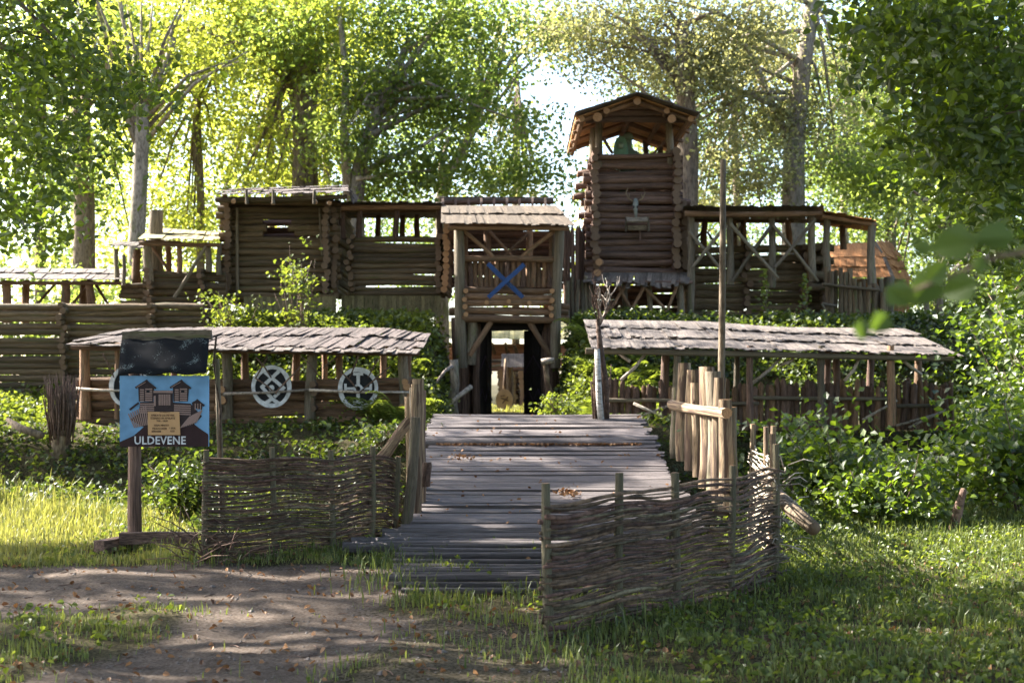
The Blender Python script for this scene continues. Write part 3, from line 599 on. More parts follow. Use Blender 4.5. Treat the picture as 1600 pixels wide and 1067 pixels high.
beam(t, 1330, 438, 1412, 440, 29.7, .05, 'log_pale')
# --- low stack right
t = empty('log_wall', (8.2, 26, 2), 'low end of the log wall with broken posts right of the upright palisade', 'wall')
hwall(t, 1388, 1452, 494, 545, 26.2, .07, 'log_olive'); hwall(t, 1372, 1402, 488, 500, 25.8, .075, 'log_grey')
for px, a, r_ in ((1449, 470, .055), (1470, 466, .07), (1418, 492, .07)): post(t, px, a, 550, 26, r_, 'log_grey', 'post')
roof(t, [(1428, 440, 27.5), (1458, 446, 27.5)], [(1430, 446, 26), (1480, 466, 26)], 5, 1, 'shingle')
# --- left lower shed
t = empty('long_shed', (-4.3, 21, 1.05), 'long low shed with reddish shingle roof behind the signboard', 'shed')
roof(t, [(175, 515, 22.2), (330, 512, 22.2), (600, 513, 22.2), (668, 522, 22.2)], [(112, 537, 20.7), (330, 543, 20.7), (660, 548, 20.7)], 60, 2, 'shingle_red', skew=.05, jag=.07, jit=.09)
roof(t, [(112, 536, 20.75), (330, 541, 20.75), (658, 546, 20.75)], [(103, 541, 20.4), (330, 550, 20.4), (650, 556, 20.4)], 58, 1, 'shingle', jag=.03)
beam(t, 112, 542, 655, 551, 20.75, .045, 'log_dark'); beam(t, 180, 540, 655, 540, 22, .045, 'log_brown')
for px, r_ in ((133, .085), (182, .04), (355, .085), (484, .085), (630, .085)): post(t, px, 545, 655, 20.9, r_, 'log_brown' if px < 200 else 'log_grey')
for px, r_ in ((270, .06), (383, .07), (463, .07), (506, .05), (532, .06), (598, .06), (640, .05)): post(t, px, 540, 640, 22, r_, 'log_brown')
hwall(t, 120, 640, 592, 664, 21.05, .075, 'log_brown', joints=(250, 360, 490), endm='end'); hwall(t, 590, 645, 600, 654, 21.6, .07, 'log_dark')
stub(t, 494, 21, 600, 650, .07, 'log_dark', endm='end_dark'); stub(t, 347, 21, 610, 650, .07, 'log_dark', endm='end'); stub(t, 635, 21, 595, 650, .07, 'log_brown', endm='end')
for a in ((118, 607, 200, 610), (350, 615, 483, 609), (483, 609, 640, 613)): tube(t, 'rail', [P(a[0], a[1], 20.55), P((a[0] + a[2]) / 2, (a[1] + a[3]) / 2 + 1.5, 20.55), P(a[2], a[3], 20.6)], [.024, .021, .018], 'twig_pale', 6)
for a in ((400, 590, 418, 556), (398, 590, 432, 616), (430, 614, 476, 566), (530, 578, 562, 613), (562, 613, 610, 572), (400, 558, 424, 590), (470, 556, 500, 590), (505, 575, 530, 555), (560, 556, 545, 592), (205, 560, 225, 590), (590, 560, 575, 590), (160, 552, 178, 590)):
    tube(t, 'brace', [P(a[0], a[1], 20.5), P((a[0] + a[2]) / 2 + 1, (a[1] + a[3]) / 2 - 1, 20.55), P(a[2], a[3], 20.6)], [.013, .014, .011], 'twig', 5)
# --- emblems
def emblem(px, py, kind, label):
    D = 20.75; e = empty('emblem_disc', P(px, py, D), label, 'emblem', 'painted emblem discs along the shed'); c = P(px, py, D); n = 40
    rx, rz = .325, .345
    poly(e, 'disc', [(rx * .98 * math.cos(2 * math.pi * k / n), rz * .98 * math.sin(2 * math.pi * k / n)) for k in range(n)], .02, 'black', c)
    V = []; Fc = []
    for k in range(n):
        a = 2 * math.pi * k / n + .03; ca, sa = math.cos(a), math.sin(a); w_ = .80 + .03 * math.sin(3 * a + px)
        for rr in (w_, 1.0):
            for y in (-.024, -.052): V.append((rx * rr * ca, y, rz * rr * sa))
    for k in range(n):
        a, b = 4 * k, 4 * ((k + 1) % n)
        Fc += [(a + 1, a + 3, b + 3, b + 1), (a, b, b + 2, a + 2), (a + 2, b + 2, b + 3, a + 3), (a, a + 1, b + 1, b)]
    link('ring', pymesh('ring', V, Fc, M['white']), e, (0, 0, 0))
    def bar(x0, z0, x1, z1, w=.055, nm='stroke', lift=0):
        plank(e, c + Vector((x0, -.034 - lift, z0)), c + Vector((x1, -.034 - lift, z1)), w, .02, Vector((-(z1 - z0), 0, x1 - x0)), 'white', nm)
    if kind == 1:
        bar(-.13, .25, .17, .0); bar(.12, .25, -.17, -.02, lift=.003); bar(-.16, .0, .0, -.18, lift=.006); bar(.21, .0, .04, -.17); bar(.0, -.19, .13, -.28, lift=.004); bar(.02, -.19, -.12, -.28, lift=.007)
        poly(e, 'dot', [(.045 * math.cos(k * .628), -.02 + .05 * math.sin(k * .628)) for k in range(10)], .02, 'white', c + Vector((0, -.025, 0)))
    elif kind == 2:
        bar(0, .23, 0, .06); bar(0, -.06, 0, -.23); bar(-.2, 0, -.06, .0, .04); bar(.06, .0, .2, 0, .04)
        bar(-.08, .235, .08, .235, .045, lift=.004); bar(-.08, -.235, .08, -.235, .045, lift=.004); bar(-.205, -.06, -.205, .08, .04, lift=.004); bar(.205, -.06, .205, .08, .04, lift=.004)
        V = []; Fc = []
        for k in range(16):
            a = 2 * math.pi * k / 16
            for rr in (.04, .075):
                for y in (-.03, -.056): V.append((rr * math.cos(a), y, rr * math.sin(a)))
        for k in range(16):
            a, b = 4 * k, 4 * ((k + 1) % 16); Fc += [(a + 1, a + 3, b + 3, b + 1), (a + 2, b + 2, b + 3, a + 3), (a, a + 1, b + 1, b)]
        link('ring', pymesh('ring', V, Fc, M['white']), e, (0, 0, 0))
    else:
        bar(-.12, .1, -.08, -.1, .09); bar(.05, .12, .1, -.1, .05); bar(-.12, .02, .1, .05, .05, lift=.004)
emblem(203, 604, 3, 'white ringed emblem disc half hidden behind the signboard')
emblem(425, 604, 1, 'emblem disc with white diamond and dot, nearer the signboard of the two in full view')
emblem(560, 607, 2, 'emblem disc with white barred cross nearest the bridge')
# --- right lower shed
t = empty('long_shed', (4.6, 20, 1), 'long low shed with pale sunlit shingle roof right of the bridge', 'shed')
roof(t, [(907, 500, 21), (1100, 503, 21), (1220, 512, 21), (1410, 514, 21)], [(925, 547, 19), (1150, 549, 19), (1330, 553, 19), (1503, 560, 19)], 76, 3, 'shingle', skew=.01, jag=.03)
beam(t, 915, 548, 1490, 558, 19.1, .045, 'log_grey'); beam(t, 930, 530, 1440, 532, 20.9, .045, 'log_brown')
for px, D, r_ in ((1058, 19.2, .06), (1172, 19.2, .05), (1285, 19.2, .06), (1040, 20.8, .07), (1150, 20.8, .05), (1292, 20.8, .07), (1306, 20.4, .06), (1360, 20.8, .06), (1393, 19.2, .06), (1435, 20.8, .06)):
    post(t, px, 540, 665, D, r_, random.choice(['log_brown', 'log_grey', 'log_dark']))
for a in ((970, 594, 1012, 548), (985, 565, 958, 545), (1172, 602, 1228, 550), (1320, 595, 1345, 555), (1400, 555, 1440, 585), (1240, 560, 1218, 570)):
    tube(t, 'brace', [P(a[0], a[1], 19.3), P((a[0] + a[2]) / 2 + 2, (a[1] + a[3]) / 2 + 2, 19.3), P(a[2], a[3], 19.4)], [.028, .025, .02], 'twig_pale', 6)
t = empty('picket_palisade', (4.6, 19.6, 1), 'dark rough picket palisade under the pale roofed shed right of the bridge', 'palisade')
for i in range(66):
    px = 948 + i * 8.3; post(t, px + random.uniform(-1.5, 1.5), 598 + random.uniform(-9, 6), 672, 19.65 + random.uniform(-.05, .05), .049 * random.uniform(.8, 1.15), random.choice(['log_dark', 'log_dark', 'log_brown']), 'picket', point=True, px1=px + random.uniform(-2, 2))
for a in ((946, 625, 1048, 627), (1080, 630, 1186, 631), (1172, 621, 1400, 624), (1400, 634, 1470, 634)): beam(t, *a, 19.5, .03, 'log_grey', 'rail')
for a in ((990, 630, 1044, 655), (952, 668, 1044, 634), (1348, 656, 1402, 625), (1400, 665, 1460, 648), (1420, 668, 1478, 640)): tube(t, 'brace', [P(a[0], a[1], 19.35), P(a[2], a[3], 19.4)], [.022, .018], 'twig_pale', 6)
# --- courtyard seen through the gate
t = empty('courtyard_house', (-.3, 38, .9), 'courtyard house with mossy roof and orange log wall seen through the gate', 'house')
roof(t, [(700, 502, 42), (890, 502, 42)], [(700, 531, 39), (890, 532, 39)], 24, 2, 'roofmoss')
for k in range(7): beam(t, 700, 540 + k * 6, 890, 540 + k * 6, 40, .07, 'wall_orange', 'log')
for px in (757, 768, 789, 803, 822): log(t, P(px + 5, 552, 39.8), P(px, 537, 39.2), .05, 'log_pale', 'rafter', 'end')
beam(t, 700, 566, 815, 562, 38.8, .06, 'log_pale'); beam(t, 720, 585, 800, 566, 38.6, .05, 'log_pale')
for px, w_ in ((763, .12), (783, .16), (815, .16), (830, .14), (740, .15)):
    for k in range(9): log(t, P(px, 582 + k * 6.5, 40.5), P(px, 582 + k * 6.5, 38.9), w_ * .6, 'log_pale', 'log_end', 'end')
hwall(t, 806, 890, 583, 640, 39.8, .09, 'log_brown'); hwall(t, 740, 766, 583, 640, 39.8, .09, 'log_brown')
t = empty('shingled_signpost', (0, 32, .9), 'thick post with small grey shingled roof standing in the courtyard', 'post')
roof(t, [(784, 553, 32.2), (822, 553, 32.2)], [(783, 575, 31.8), (824, 576, 31.8)], 10, 1, 'shingle'); post(t, 796, 560, 655, 32.1, .11, 'log_pale', px1=793)
c = P(788, 625, 31); dsc = empty('round_paddle', P(788, 640, 31), 'round wooden disc with long neck leaning on the courtyard post', 'paddle')
poly(dsc, 'disc', [(.21 * math.cos(k * .2618), .27 * math.sin(k * .2618)) for k in range(24)], .04, 'disc', c)
tube(dsc, 'neck', [c + Vector((0, .02, .2)), c + Vector((.03, .3, 1.0))], [.045, .03], 'log_pale', 8)
for a in ((-.08, .05, .1, -.02), (-.05, -.08, .09, .08), (-.09, .1, .02, .11)): plank(dsc, c + Vector((a[0], -.05, a[1])), c + Vector((a[2], -.05, a[3])), .025, .01, (0, 0, 1), 'log_dark', 'carving')
# stumps beside the gate
t = empty('carved_post', P(710, 645, 24), 'rough knobby post with two branches left of the gate doors', 'post')
tube(t, 'trunk', [P(709, 660, 23.6), P(706, 630, 23.6), P(711, 600, 23.6), P(709, 562, 23.6)], [.12, .1, .085, .08], 'bark_grey', 9)
tube(t, 'branch', [P(706, 572, 23.5), P(695, 580, 23.3), P(680, 600, 23.1)], [.035, .03, .02], 'twig_pale', 7); tube(t, 'branch', [P(736, 604, 23.5), P(715, 620, 23.3), P(694, 642, 23.1)], [.05, .045, .04], 'bark_grey', 7)
t = empty('carved_post', P(855, 640, 24), 'slim peeled post with a flat cap right of the gate doors', 'post')
tube(t, 'trunk', [P(863, 655, 23.6), P(861, 625, 23.6), P(855, 600, 23.6), P(852, 568, 23.6)], [.1, .09, .055, .05], 'log_pale', 9)
tube(t, 'cap', [P(846, 566, 23.5), P(856, 564, 23.5), P(866, 562, 23.5)], [.06, .06, .04], 'twig_pale', 8)
# ================================================================ bridge and foreground woodwork
def deckz(y): return 0.13 + 0.9 * (y - 12.8) / 5.8
DZ = empty('bridge', (0.35, 15.7, .5), 'sloping grey plank bridge leading up to the gate', 'bridge')
y = 12.95
while y < 17.15:
    w_ = random.uniform(.10, .15); z = deckz(y) + random.uniform(-.006, .006)
    plank(DZ, (-1.10 + random.uniform(-.05, .04), y + random.uniform(-.02, .02), z), (1.9 + random.uniform(-.05, .06), y + random.uniform(-.02, .02), z + random.uniform(-.006, .006)), w_, .04, (0, 1, .155), 'deck', jag=.01)
    y += w_ + random.uniform(.006, .02)
y = 17.05
while y < 18.95:
    w_ = random.uniform(.11, .17); z = deckz(y) + .07 + random.uniform(-.005, .008)
    plank(DZ, (-1.16 + random.uniform(-.05, .05), y, z), (1.86 + random.uniform(-.08, .08), y + random.uniform(-.03, .03), z), w_, .045, (0, 1, .155), 'deck', jag=.01)
    y += w_ + random.uniform(.005, .02)
for x in (-.95, .35, 1.7): log(DZ, (x, 12.9, deckz(12.9) - .13), (x, 18.9, deckz(18.9) - .12), .1, 'log_dark', 'stringer')
for x in (-.9, 1.65):
    for yy in (14.2, 16.0, 17.6): log(DZ, (x, yy, -1.0), (x, yy, deckz(yy) - .15), .09, 'log_dark', 'post')
log(DZ, (-1.25, 17.0, deckz(17) + .03), (1.9, 17.02, deckz(17) + .02), .055, 'deck', 'edge_log')
for k, (a, b, r_) in enumerate((((-1.3, 12.85), (1.6, 12.95), .06), ((-1.25, 12.62), (1.5, 12.7), .05), ((-1.55, 12.35), (1.5, 12.5), .055), ((-1.6, 12.1), (1.4, 12.3), .05), ((-.9, 12.48), (1.2, 12.42), .045))):
    log(DZ, (a[0], a[1], .09 - .012 * k), (b[0], b[1], .09 - .012 * k), r_, 'deck', 'threshold_pole')
CR = empty('pole_path', (0, 11, 0), 'ribbed path of thin grey poles laid crosswise in front of the bridge', 'path')
for k in range(12):
    yy = 9.75 + k * .225 + random.uniform(-.02, .02); zz = Hs(0, yy) + .015 + .003 * k
    x0 = -.92 - .012 * k + random.uniform(-.08, .08)
    log(CR, (x0, yy + random.uniform(-.03, .03), zz), (1.35 + random.uniform(-.1, .1), yy + random.uniform(-.03, .03), zz + random.uniform(-.01, .01)), random.uniform(.022, .034), 'deck', 'pole')
# left palisade end
t = empty('palisade', (-1.05, 13.6, .1), 'weathered upright logs with leaning props at the left side of the bridge', 'palisade')
for px, a, b, D, r_, mt in ((655, 592, 792, 13.9, .07, 'log_pale'), (648, 606, 800, 14.1, .06, 'log_grey'), (641, 620, 800, 14.3, .05, 'log_pale'), (650, 600, 812, 13.5, .055, 'log_pale'), (658, 610, 800, 14.5, .06, 'log_dark')):
    post(t, px, a, b, D, r_, mt, 'log')
post(t, 651, 652, 818, 13.1, .055, 'log_grey', 'log', px1=636); post(t, 665, 722, 760, 13.6, .05, 'log_dark', 'log')
beam(t, 596, 716, 644, 658, 13.7, .06, 'log_pale', 'brace', D1=13.8, endm='end')
# right palisade
t = empty('palisade', (2.1, 14.5, .5), 'tall row of peeled pale logs with cross beam right of the bridge', 'palisade')
for px, a, b, D, r_, mt in ((1054, 606, 716, 16.6, .06, 'log_grey'), (1069, 567, 720, 16.1, .09, 'log_pale'), (1083, 578, 735, 15.5, .09, 'log_pale'), (1092, 598, 745, 15.0, .075, 'log_pale'), (1105, 573, 762, 14.5, .1, 'log_pale'), (1117, 580, 772, 14.0, .09, 'log_grey'), (1124, 590, 790, 13.6, .07, 'log_pale'), (1135, 624, 800, 12.9, .075, 'log_pale'), (1146, 636, 800, 13.1, .05, 'log_grey')):
    post(t, px, a, b, D, r_, mt, 'log', endm='end')
log(t, P(1050, 632, 16.6), P(1134, 646, 12.6), .062, 'log_pale', 'cross_beam', 'end')
# tall pole
tag(tube(None, 'tall_pole', [P(1127, 660, 14.9), P(1127, 600, 14.9), P(1129, 430, 14.9), P(1130, 250, 14.9)], [.045, .042, .038, .034], 'bark_brown', 8, 'end'), 'very tall thin bare pole rising behind the pale log row', 'pole')
bpy.data.objects['tall_pole'].data.name = 'tall_pole'
# pole with dead branch tied to it
t = empty('branch_pole', P(936, 665, 18.4), 'white birch pole with a bundle of bare dead branches tied on', 'pole')
tube(t, 'pole', [P(940, 668, 18.4), P(936, 620, 18.4), P(933, 545, 18.4)], [.05, .045, .04], 'birch', 10)
tube(t, 'bundle_stem', [P(947, 662, 18.5), P(946, 600, 18.5), P(938, 545, 18.45), P(934, 500, 18.4)], [.05, .05, .045, .03], 'twig', 8)
for k in range(16):
    x0, y0 = random.uniform(926, 944), random.uniform(520, 668); tube(t, 'twig', [P(x0, 668, 18.45 + random.uniform(-.1, .15)), P(x0 + random.uniform(-6, 10), 600, 18.5), P(x0 + random.uniform(-8, 14), random.uniform(540, 600), 18.5)], [.014, .012, .006], 'twig', 5)
def branching(par, p, d, L, r, depth, mat, name):
    pts = [p]; n = 4; q = p.copy(); dd = d.copy()
    for i in range(n):
        dd = (dd + Vector((random.uniform(-.25, .25), random.uniform(-.25, .25), random.uniform(-.15, .25)))).normalized(); q = q + dd * L / n; pts.append(q.copy())
    tube(par, name, pts, [r * (1 - .15 * i) for i in range(n + 1)], mat, 5)
    if depth > 0:
        for k in range(random.choice((2, 3))):
            i = random.randint(1, n); e = (dd + Vector((random.uniform(-.9, .9), random.uniform(-.6, .6), random.uniform(-.2, .7)))).normalized()
            branching(par, pts[i], e, L * random.uniform(.55, .8), r * .6, depth - 1, mat, name)
for k in range(6): branching(t, P(932 + k * 1.5, 520 - k * 4, 18.4), Vector((random.uniform(-.6, .7), random.uniform(-.3, .3), 1)).normalized(), .40, .016, 2, random.choice(['twig_pale', 'twig']), 'branch')
# ---------------------------------------------------------------- wattle
def smooth_line(pts, n=200):
    pts = [Vector(p) for p in pts]; out = []
    for i in range(len(pts) - 1):
        p0 = pts[max(i - 1, 0)]; p1 = pts[i]; p2 = pts[i + 1]; p3 = pts[min(i + 2, len(pts) - 1)]
        for k in range(n // (len(pts) - 1)):
            u = k / (n // (len(pts) - 1))
            out.append(0.5 * ((2 * p1) + (-p0 + p2) * u + (2 * p0 - 5 * p1 + 4 * p2 - p3) * u * u + (-p0 + 3 * p1 - 3 * p2 + p3) * u ** 3))
    out.append(pts[-1]); return out
def wattle(par, line, tops, hgt, rows, rmin, rmax, mat, rodlen=(1.2, 2.4), stake_top=None, hang=.1, wave=.03):
    """line: list of (x,y) stake positions; rods weave in and out of the stakes"""
    n = len(line); pts = [Vector((a, b, 0)) for a, b in line]; seg = [(pts[i + 1] - pts[i]).length for i in range(n - 1)]; cum = [0]
    for s in seg: cum.append(cum[-1] + s)
    T = cum[-1]
    for i, (a, b) in enumerate(line):
        h = tops[i]; log(par, (a, b, Hs(a, b) - .1), (a + random.uniform(-.03, .03), b, Hs(a, b) + h), random.uniform(.026, .034), 'stake' if mat == 'withy' else 'log_pale', 'stake', 'end')
    def at(s):
        s2 = min(max(s, 0), T); i = 0
        while i < n - 2 and s2 > cum[i + 1]: i += 1
        u = (s2 - cum[i]) / seg[i]
        p0 = pts[max(i - 1, 0)]; p1 = pts[i]; p2 = pts[i + 1]; p3 = pts[min(i + 2, n - 1)]
        q = 0.5 * ((2 * p1) + (-p0 + p2) * u + (2 * p0 - 5 * p1 + 4 * p2 - p3) * u * u + (-p0 + 3 * p1 - 3 * p2 + p3) * u ** 3)
        d = (p2 - p1).normalized(); q = q + d * (s - s2)
        return q, Vector((d.y, -d.x, 0)), i, u
    for r in range(rows):
        base = ((r + .5) / rows) ** 1.2; s = -hang * random.random() * .5; par_ = r
        while s < T - .15:
            L = random.uniform(*rodlen); e = min(s + L, T + hang * random.random() * 1.6); rr = rmin + (rmax - rmin) * random.random() ** 1.6; k = max(5, int((e - s) / .11)); P_ = []
            dz = random.uniform(-.9, .9) / rows; tilt = random.gauss(0, 3.2) / rows; m2 = random.choice((mat, mat, 'withy_olive', 'withy_red')) if mat == 'withy' else mat; pf = random.uniform(.35, .9)
            ph = random.random() * 6; wv = wave * random.uniform(.45, 1.15); par_ += random.choice((0, 1))
            for j in range(k + 1):
                ss = s + (e - s) * j / k; q, nv, i, u = at(ss)
                off = math.cos(math.pi * u) * (1 if (i + par_) % 2 else -1) * wv
                hh = lerp(hgt[0], hgt[1], min(1, max(0, ss / T)))
                z = Hs(q.x, q.y) + .02 + hh * min(1.0, max(0.0, base + (dz + tilt * (j / k - .5)) + .007 * math.sin(ph + j * pf) + .004 * math.sin(ph * 3 + j * 2.1)))
                P_.append(q + nv * (off + random.uniform(-.006, .006)) + Vector((0, 0, z)))
            tube(par, 'woven_rod', P_, [rr * (1 - .35 * j / k) for j in range(k + 1)], m2, 5)
            s = e - random.uniform(.0, .25); par_ += random.choice((0, 1, 1))
LF = empty('wattle_fence', (-2, 12.5, 0), 'woven stick fence joined to the signboard left of the bridge', 'fence')
wattle(LF, [(-2.73, 11.4), (-2.18, 11.75), (-1.72, 12.3), (-1.42, 12.85), (-1.22, 13.25)], [1.0, 1.0, .98, .97, .9], (.9, .86), 100, .006, .0135, 'withy', rodlen=(1.0, 2.2))
RF = empty('wattle_fence', (1.2, 9.2, 0), 'nearest woven stick fence in front of the right half of the bridge', 'fence')
wattle(RF, [(.24, 8.1), (.72, 8.55), (1.16, 9.05), (1.64, 9.6), (2.12, 10.3)], [.98, .99, .98, 1.0, 1.1], (.82, .9), 66, .006, .019, 'withy', rodlen=(1.4, 3.0), hang=.16, wave=.03)
wf = empty('wattle_fence', (2.3, 11.6, 0), 'short sunlit return of woven sticks running from the near wattle corner towards the bridge', 'fence')
wattle(wf, [(2.16, 10.5), (2.3, 11.4), (2.38, 12.1), (2.42, 12.9)], [1.18, 1.22, 1.2, 1.18], (.9, .95), 44, .006, .011, 'withy_sunlit', rodlen=(.7, 1.6), hang=.12)
for k in range(26):                                            # loose twig ends round the corner
    a = Vector((2.15 + random.uniform(-.1, .12), 10.4 + random.uniform(-.15, .2), random.uniform(.1, .95))); d = Vector((random.uniform(-.2, 1), random.uniform(-.8, .3), random.uniform(-.3, .5))).normalized() * random.uniform(.12, .3)
    tube(RF, 'loose_twig', [a, a + d * .6 + Vector((0, 0, .03)), a + d], [.006, .005, .003], 'twig_pale', 5)
for k in range(40):                                            # brush heaped at the foot of the left fence
    a = Vector((-2.75 + random.uniform(-.25, .35), 11.3 + random.uniform(-.2, .2), .02 + abs(random.gauss(0, .1)))); d = Vector((random.uniform(-1, 1), random.uniform(-.6, .3), random.uniform(.0, .7))).normalized() * random.uniform(.2, .5)
    tube(LF, 'loose_twig', [a, a + d * .5 + Vector((0, 0, .03)), a + d], [.006, .005, .003], 'twig', 5)
# ---------------------------------------------------------------- signboard
SG = empty('signboard', (-3.3, 12.5, 0), 'painted fortress signboard reading ULDEVENE under a black roof board', 'signboard')
t = SG; D = 12.5
log(t, (X(207, D), D + .09, -.05), (X(205, D), D + .09, Z(560, D)), .062, 'log_dark', 'post'); log(t, (X(334, D), D + .45, -.05), (X(327, D), D + .3, Z(560, D)), .028, 'log_grey', 'post')
plank(t, (X(194, D), D - .12, Z(838, D)), (X(312, D), D - .12, Z(838, D)), .11, .09, (0, 0, 1), 'log_dark', 'foot_beam'); plank(t, (X(170, D), D - .3, .05), (X(206, D), D + .25, .05), .12, .12, (0, 0, 1), 'log_dark', 'foot_beam')
tube(t, 'lean_stick', [P(345, 800, 12.75), P(344, 640, 12.8), P(334, 565, 12.8), P(338, 525, 12.75)], [.014, .014, .012, .01], 'withy', 6)
plank(t, P(192, 526, D + .28), P(331, 523, D + .28), .10, .075, (0, 0, 1), 'log_grey', 'ridge_log', .01)
V = []; Fc = []; nX, nZ = 12, 5
a0, a1, b0, b1 = P(190, 531, D + .22), P(326, 529, D + .22), P(184, 583, D - .16), P(322, 582, D - .16)
for j in range(nZ + 1):
    for i in range(nX + 1):
        q = a0.lerp(a1, i / nX).lerp(b0.lerp(b1, i / nX), j / nZ); V.append(q + Vector((0, 0, .012 * math.sin(i * 1.3 + j))) - SG.location)
k0 = len(V); V += [v + Vector((0, .02, -.012)) for v in V]; W_ = nX + 1
for j in range(nZ):
    for i in range(nX): a = j * W_ + i; Fc += [(a, a + W_, a + W_ + 1, a + 1), (k0 + a, k0 + a + 1, k0 + a + W_ + 1, k0 + a + W_)]
for i in range(nX): Fc += [(i, i + 1, k0 + i + 1, k0 + i), (nZ * W_ + i, k0 + nZ * W_ + i, k0 + nZ * W_ + i + 1, nZ * W_ + i + 1)]
for j in range(nZ): a = j * W_; b = a + nX; Fc += [(a, k0 + a, k0 + a + W_, a + W_), (b, b + W_, k0 + b + W_, k0 + b)]
mm, tt, oo = mk('black_felt'); N = tt.nodes.new; L_ = tt.links.new; tc = N('ShaderNodeTexCoord'); nz = N('ShaderNodeTexNoise'); nz.inputs['Scale'].default_value = 110; nz.inputs['Detail'].default_value = 2; L_(tc.outputs['Object'], nz.inputs[0])
nz2 = N('ShaderNodeTexNoise'); nz2.inputs['Scale'].default_value = 7; L_(tc.outputs['Object'], nz2.inputs[0]); mu = N('ShaderNodeMath'); mu.operation = 'MULTIPLY'; L_(nz.outputs[0], mu.inputs[0]); L_(nz2.outputs[0], mu.inputs[1])
rp = N('ShaderNodeValToRGB'); rp.color_ramp.elements[0].position = .365; rp.color_ramp.elements[1].position = .41; rp.color_ramp.elements[0].color = (.016, .017, .02, 1); rp.color_ramp.elements[1].color = (.22, .27, .27, 1); L_(mu.outputs[0], rp.inputs[0])
pb = N('ShaderNodeBsdfPrincipled'); pb.inputs['Roughness'].default_value = .95; pb.inputs['Specular IOR Level'].default_value = .1; L_(rp.outputs[0], pb.inputs['Base Color']); L_(pb.outputs[0], oo.inputs[0]); M['felt'] = mm
link('roof_board', pymesh('roof_board', V, Fc, M['felt'], True), SG, (0, 0, 0))
px_ = D / FPX
pn = box(SG, 'picture_panel', (X(190, D), D - .06, Z(697, D)), (X(328, D), D - .03, Z(587, D)), 'sky_paint')
def pic(name, pts, mat, lift): poly(SG, name, [((a - 259) * px_, (642 - b) * px_) for a, b in pts], .003, mat, P(259, 642, D) + Vector((0, -.061 - lift, 0)))
pic('painted_hill', [(190, 697), (190, 690), (212, 680), (235, 660), (300, 658), (316, 670), (328, 678), (328, 697)], 'maroon', 0)
pic('painted_wall', [(220, 646), (222, 628), (246, 627), (300, 630), (318, 650), (302, 666), (280, 668), (230, 668), (206, 655)], 'pic_dark', .003)
def pstroke(a, b, c_, d_, w_, mat='pic_wood', lift=.006, nm='painted_log'):
    plank(SG, P(a, b, D) + Vector((0, -.063 - lift, 0)), P(c_, d_, D) + Vector((0, -.063 - lift, 0)), w_ * px_, .003, Vector((-(b - d_), 0, -(c_ - a))) if True else None, mat, nm)
for x0, s in ((220, 1), (274, 1)):                              # two painted towers
    pic('painted_tower', [(x0, 627), (x0 - 1, 604), (x0 + 12, 597), (x0 + 24, 605), (x0 + 22, 627)], 'pic_dark', .003)
    for k in range(6): pstroke(x0 + 10, 608 + k * 3.4, x0 + 21, 608 + k * 3.4, 2.2); pstroke(x0 + 2, 609 + k * 3.4, x0 + 8, 609 + k * 3.4, 2)
    pstroke(x0 - 5, 606, x0 + 14, 594, 3.4, 'pic_dark', .01, 'painted_roof'); pstroke(x0 + 13, 596, x0 + 27, 607, 3, 'pic_dark', .01, 'painted_roof'); pstroke(x0 - 3, 605, x0 + 11, 597, 1, 'pic_wood', .014)
    pic('painted_window', [(x0 + 12, 609), (x0 + 17, 609), (x0 + 17, 613), (x0 + 12, 613)], 'black', .011)
pic('painted_gate', [(243, 642), (243, 610), (273, 610), (273, 642)], 'pic_dark', .004)
for k in range(7): pstroke(252 + k * 2.7, 616, 252 + k * 2.7, 633, 1.9, lift=.009)
pstroke(243, 612, 273, 612, 3.5, 'pic_wood', .009); pstroke(245, 634, 245, 618, 3, 'pic_wood', .009)
for k in range(5): pstroke(222, 631 + k * 3.3, 244, 631 + k * 3.3, 2, lift=.008); pstroke(275, 633 + k * 3.3, 301, 634 + k * 3.3, 2, lift=.008)
for k in range(9): pstroke(214 + k * 2.5, 668 - k * .6, 204 + k * 3.3, 646 - k * 1.6, 1.7, lift=.008); pstroke(285 + k * 3, 668 - k * 1.0, 300 + k * 2.3, 650 - k * 1.2, 1.8, lift=.008)
pstroke(206, 640, 220, 629, 3, 'pic_dark', .009); pstroke(303, 630, 312, 625, 3, 'pic_dark', .009); pstroke(310, 624, 322, 634, 3, 'pic_dark', .009); pic('painted_hut', [(303, 636), (303, 629), (311, 625), (319, 631), (318, 640)], 'pic_dark', .005)
for k in range(3): pstroke(308 + k * 4, 630, 308 + k * 4, 640, 1.6, lift=.01)
poly(SG, 'price_note', [(-25 * px_, -18 * px_), (25 * px_, -18 * px_), (23.5 * px_, 18 * px_), (-25.5 * px_, 18 * px_)], .004, 'note', P(260, 661, D) + Vector((0, -.078, 0)))
def text(s, px, py, size, mat, lift, sx=1.0, ext=.001, name='lettering', shear=0, bold=0.0):
    c = bpy.data.curves.new('t', 'FONT'); c.body = s; c.size = size; c.align_x = 'CENTER'; c.align_y = 'CENTER'; c.extrude = ext; c.offset = bold; c.space_character = 1.05; c.resolution_u = 2
    o = bpy.data.objects.new('t', c); COL.objects.link(o); bpy.context.view_layer.update()
    me = bpy.data.meshes.new_from_object(o.evaluated_get(bpy.context.evaluated_depsgraph_get())); bpy.data.objects.remove(o)
    me.materials.clear(); me.materials.append(M[mat]); n = link(name, me, SG, P(px, py, D) + Vector((0, -.063 - lift, 0)) - SG.location)
    n.rotation_euler = (R(90), 0, 0); n.scale = (sx, 1, 1); return n
text('ULDEVENE', 253, 688, 17.5 * px_, 'white', .006, .92, .002, bold=.0022)
